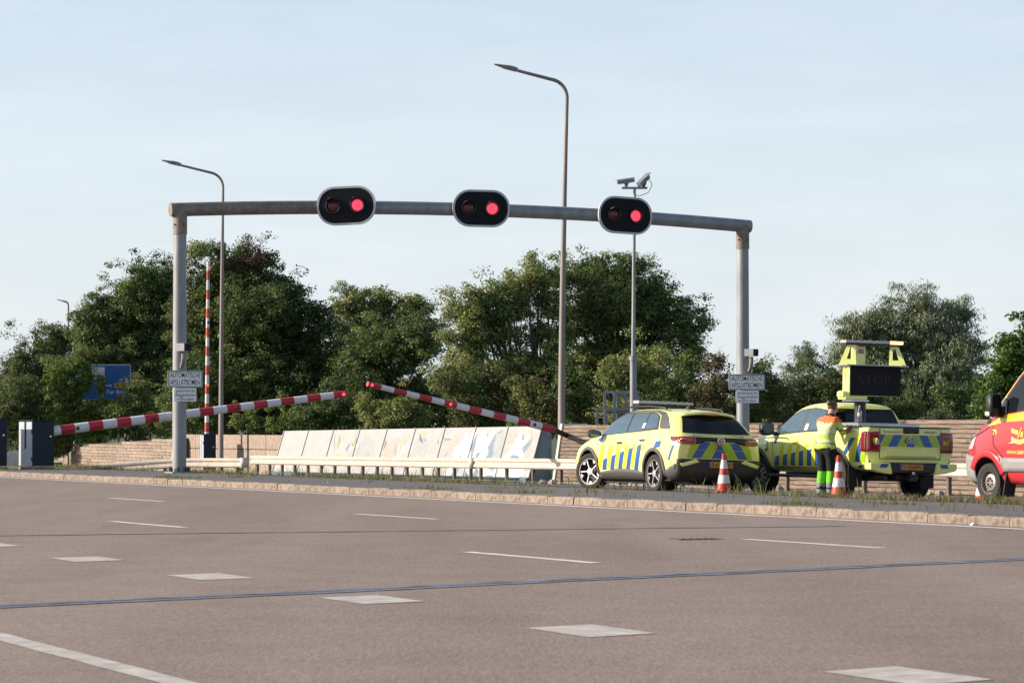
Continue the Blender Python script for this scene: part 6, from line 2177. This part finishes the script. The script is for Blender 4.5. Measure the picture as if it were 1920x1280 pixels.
tree('broadleaf_tree', 'very dark low tree right of the largest tree', 138, [(700, 680, 75, 68), (765, 650, 62, 62), (740, 740, 95, 60), (660, 740, 70, 55)], 720, GREEN_DARK, dens=2.9, group=TG)
tree('broadleaf_tree', 'bright green tree left of the tall street lamp', 124, [(865, 595, 52, 60), (900, 560, 45, 42), (930, 620, 66, 60), (875, 660, 60, 56), (1000, 520, 52, 52), (965, 560, 48, 50), (1035, 560, 40, 58), (1010, 630, 42, 40), (960, 690, 60, 45), (1045, 650, 40, 50), (1010, 690, 50, 45), (940, 570, 50, 55), (860, 700, 50, 45)], 985, GREEN_ASH, dens=2.2, per=75, size=.20, aspect=.42, trunk_r=.26, group=TG, up=.55)
tree('broadleaf_tree', 'broad rounded green tree behind the camera mast', 126, [(1115, 520, 58, 52), (1185, 515, 56, 50), (1240, 565, 56, 52), (1145, 590, 75, 62), (1220, 630, 70, 58), (1295, 600, 42, 52), (1290, 650, 45, 45), (1080, 600, 42, 60), (1060, 525, 36, 42), (1130, 655, 55, 45), (1190, 670, 60, 40), (1090, 690, 55, 50), (1130, 560, 70, 60), (1200, 580, 60, 60)], 1165, GREEN_ASH[:3] + GREEN_DARK[:2], dens=2.5, per=75, size=.20, aspect=.42, trunk_r=.28, group=TG, up=.55)
tree('broadleaf_tree', 'small hazy tree standing between pickup and gantry post', 190, [(1512, 660, 30, 28), (1540, 690, 34, 30), (1490, 695, 34, 30)], 1515, GREEN_WILLOW[1:] + GREEN_DARK[:1], size=.20, dens=1.8, per=45, clump_r=.5, trunk_r=.14, group=TG)
tree('broadleaf_tree', 'grey-green drooping tree behind the message board', 140, [(1610, 615, 42, 42), (1660, 600, 50, 52), (1722, 572, 48, 52), (1785, 590, 40, 48), (1690, 660, 95, 62), (1780, 670, 60, 60), (1620, 690, 62, 60), (1835, 655, 24, 30), (1740, 720, 85, 45), (1590, 660, 40, 55), (1640, 650, 50, 50), (1740, 620, 55, 50), (1800, 720, 50, 50)], 1730, GREEN_WILLOW, dens=2.0, per=80, size=.29, aspect=.20, trunk_r=.26, group=TG, mat='leaf_soft', droop=2.2, up=.15, clump_r=.62)
tree('broadleaf_tree', 'fresh green tree at the right edge above the van', 112, [(1905, 660, 46, 52), (1870, 730, 48, 50), (1930, 720, 62, 72), (1960, 640, 60, 70), (1880, 780, 55, 40)], 1915, GREEN_MAPLE, dens=2.6, per=70, size=.21, aspect=.6, trunk_r=.2, group=TG)

SG = 'shrubs along the walls'
shr = [
 ('low green shrub between barrier box and sloping wall', 172, [(108, 832, 42, 32), (150, 815, 40, 38), (75, 830, 40, 40)], GREEN_ASH + GREEN_DARK[:1], {}),
 ('low dark shrub at the far left edge behind the barrier boxes', 128, [(15, 790, 60, 60), (70, 800, 60, 50), (40, 750, 50, 45)], MIXD, {}),
 ('light green climbing shrub in front of the blue sign', 121, [(128, 745, 32, 62), (160, 705, 17, 46), (105, 800, 45, 48), (158, 790, 55, 42), (187, 718, 9, 26), (150, 668, 8, 28), (115, 710, 26, 40), (140, 715, 20, 40), (205, 770, 30, 26)], [(.115, .185, .036), (.15, .22, .045), (.095, .16, .032)], dict(size=.18, dens=4.5, clump_r=.38)),
 ('leafy green shrub right of the blue sign', 122, [(262, 745, 34, 50), (232, 785, 50, 36), (290, 780, 55, 42), (240, 740, 12, 30)], GREEN_ASH + GREEN_LIGHT[:1], dict(size=.17, dens=2.7, clump_r=.4)),
 ('dark shrub behind the left gantry post', 128, [(335, 760, 55, 58), (390, 780, 60, 46), (360, 705, 50, 50)], GREEN_DARK + GREEN_ASH[:2], {}),
 ('spiky light green sapling left above the concrete wall', 126, [(470, 780, 14, 48), (445, 788, 15, 36), (488, 790, 24, 32)], GREEN_LIGHT, dict(size=.15, dens=3.5, clump_r=.25, per=45)),
 ('spiky light green sapling beside the white panels', 125, [(528, 776, 13, 50), (508, 788, 13, 34), (558, 790, 20, 30)], GREEN_LIGHT, dict(size=.15, dens=3.5, clump_r=.25, per=45)),
 ('dark hedge shrub behind the left end of the white panels', 129, [(590, 785, 60, 50), (650, 780, 50, 60)], GREEN_DARK, {}),
 ('rounded green shrub below the tip of the slanting arm', 118, [(705, 775, 40, 38), (745, 770, 42, 48), (780, 785, 40, 36)], GREEN_ASH + GREEN_LIGHT[:2], dict(size=.17, clump_r=.42)),
 ('olive brown shrub behind the slanting barrier arm', 121, [(860, 735, 58, 52), (930, 725, 55, 50), (900, 780, 70, 40)], OLIVE + GREEN_DARK[:2], {}),
 ('olive shrub left of the tall street lamp', 120, [(985, 745, 45, 50), (1020, 775, 50, 40)], OLIVE[:2] + GREEN_ASH[:2] + BROWN[:1], {}),
 ('green shrub right of the tall street lamp', 122, [(1080, 740, 38, 62), (1105, 785, 50, 38), (1060, 700, 20, 34)], GREEN_ASH[:2] + GREEN_DARK[:2], {}),
 ('green shrub right behind the grey steel frame', 118, [(1160, 700, 50, 50), (1215, 690, 55, 60), (1190, 770, 70, 45)], GREEN_ASH, {}),
 ('dark green shrub above the estate car roof', 120, [(1275, 700, 48, 56), (1300, 765, 58, 50), (1240, 750, 40, 40)], GREEN_ASH[:2] + GREEN_DARK[:2], {}),
 ('reddish brown bush left of the right gantry post', 116, [(1342, 680, 28, 40), (1362, 715, 34, 48), (1335, 760, 45, 46)], BROWN, dict(size=.15, clump_r=.38)),
 ('dark hedge shrub right of the right gantry post', 117, [(1425, 705, 30, 48), (1450, 745, 48, 55), (1400, 775, 48, 40)], GREEN_DARK + BROWN[1:2], dict(size=.16)),
 ('dark brown hedge shrub above the pickup cab', 118, [(1515, 735, 45, 44), (1560, 730, 35, 48), (1500, 780, 60, 40)], GREEN_DARK + BROWN[1:3], dict(size=.16)),
 ('dark shrub below the message board', 119, [(1620, 770, 60, 45), (1690, 775, 55, 38)], GREEN_DARK, {}),
 ('small pale grey-green shrub above the wall right of the board', 108, [(1765, 778, 28, 20), (1740, 788, 26, 16)], [(.13, .15, .08), (.10, .13, .06), (.16, .17, .10)], dict(size=.15, clump_r=.3)),
 ('dark shrub left of the fresh green tree', 116, [(1820, 775, 45, 40), (1790, 745, 40, 40)], GREEN_DARK + GREEN_WILLOW[3:], {}),
]
for (lb, D_, bl, cols, kw) in shr:
    D_ = max(D_, 150.5 if bl[0][0] < 326 else WV / ((min(q[0] - q[2] for q in bl) - 960) / FPX * V2.x + V2.y) + 3.0)
    tree('shrub', lb, D_, bl, bl[0][0], cols, **{**dict(dens=2.8, clump_r=.45, per=60, size=.17, trunk_r=.07, group=SG, cat='shrub'), **kw})

# the wood behind, which reads as one dark mass
wb = []
for k in range(60):
    px = -150 + 2200 * k / 59
    D_ = random.uniform(185, 205)
    s = D_ / FPX
    hpx = 745 + random.uniform(-30, 14)
    if 1370 < px < 1560: hpx = 745
    c = at(px, D_, ht(hpx + 30, D_))
    wb.append((np.array(c), (52 * s, 52 * s, 62 * s)))
co, ti = crown_from(wb, 4.0, .8, 50, .34, .6, GREEN_DARK)
w_ = tri_mesh('woodland', co, 4, ti, 'leaf')
tag(w_, 'dark unbroken woodland filling the gaps far behind the trees', 'woodland', kind='stuff')

# ------------------------------------------------------------------ grass and weeds on the median
def blades(pos, h, w, lean, cols):
    n = len(pos)
    a = rng.random(n) * 2 * np.pi
    sx_, sy_ = np.cos(a), np.sin(a)
    d = rng.normal(size=(n, 2)) * lean[:, None] * h[:, None]
    side = np.stack([sx_ * w, sy_ * w, np.zeros(n)], 1)
    m1 = pos + np.stack([d[:, 0] * .35, d[:, 1] * .35, h * .58], 1)
    tip = pos + np.stack([d[:, 0], d[:, 1], h], 1)
    q1 = np.stack([pos - side, pos + side, m1 + side * .8, m1 - side * .8], 1)
    q2 = np.stack([m1 - side * .8, m1 + side * .8, tip + side * .12, tip - side * .12], 1)
    co = np.concatenate([q1, q2], 1).reshape(-1, 3)
    cols = np.array(cols)[rng.integers(0, len(cols), n)] * rng.uniform(.75, 1.25, n)[:, None]
    return co, np.repeat(cols, 8, axis=0)
DRY = [(.17, .16, .055), (.22, .19, .08), (.13, .14, .04), (.26, .22, .11), (.10, .12, .03)]
FRESH = [(.10, .16, .035), (.13, .18, .05), (.085, .13, .03), (.16, .19, .07)]
cos_, tis = [], []
def tufts(n, uf, vf, hmin, hmax, per, spread, lean, cols, w=.006):
    us, vs3 = uf(n), vf(n)
    P = []; H = []
    for (u, v) in zip(us, vs3):
        hh_ = rng.uniform(hmin, hmax)
        k = max(2, int(per * rng.uniform(.5, 1.5)))
        for _ in range(k):
            du, dv = rng.normal(size=2) * spread
            p = rv(u + du, v + dv, 0)
            P.append((p.x, p.y, deck_z(v + dv, u + du) + .002)); H.append(hh_ * rng.uniform(.45, 1.1))
    P, H = np.array(P), np.array(H)
    c, t = blades(P, H, np.full(len(P), w) * rng.uniform(.6, 1.5, len(P)), np.full(len(P), lean), cols)
    cos_.append(c); tis.append(t)
U = lambda a, b_: (lambda n: rng.uniform(a, b_, n))
# ragged strip where the median meets the far carriageway
clus = np.concatenate([rng.normal(rng.uniform(-125, -30), 1.1, 26) for _ in range(46)])
tufts(len(clus), lambda n: clus, lambda n: rng.normal(29.05, .20, n), .04, .15, 12, .09, .45, DRY)
tufts(330, U(-125, -32), lambda n: rng.normal(29.0, .25, n), .05, .18, 6, .06, .4, DRY + FRESH)
tufts(75, U(-125, -34), lambda n: rng.normal(29.1, .45, n), .14, .34, 5, .05, .30, FRESH, .006)
tufts(34, U(-72, -38), lambda n: rng.normal(29.4, .4, n), .18, .42, 5, .06, .28, FRESH, .007)
tufts(90, U(-120, -34), lambda n: rng.uniform(25.2, 28.4, n), .04, .16, 6, .07, .5, DRY + FRESH)
c2 = np.concatenate([rng.normal(rng.uniform(-112, -40), .5, 20) for _ in range(13)])
tufts(len(c2), lambda n: c2, lambda n: rng.normal(25.6, .16, n) + (rng.random(n) < .3) * 1.5, .03, .10, 13, .10, .5, [(.13, .15, .03), (.16, .16, .05), (.11, .14, .03)])
tufts(45, U(-52, -33), lambda n: rng.uniform(25.3, 27.5, n), .08, .26, 4, .06, .35, FRESH, .005)
tufts(160, U(-135, -88), lambda n: rng.normal(43.2, .5, n), .12, .6, 8, .10, .3, FRESH + DRY)
tufts(200, U(-120, -55), lambda n: rng.normal(44.25, .2, n), .06, .22, 9, .10, .4, DRY)
co = np.concatenate(cos_); ti = np.concatenate(tis)
wd_ = tri_mesh('weeds', co, 4, ti, 'blade')
tag(wd_, 'dry grass and green weeds sprouting from the median edge', 'weeds', kind='stuff')
# a scrap of litter against the kerb
b = MB(); b.prism([(-.05, 0), (.05, .005), (.06, .025), (-.02, .03)], -.03, .03); 
pp = rv(on_line(1825, 24.45), 24.45, .006)
tag(b.build('litter', 'sign_white', loc=pp, rot=(0, 0, .4)), 'crumpled scrap of pale paper lying against the kerb', 'litter')
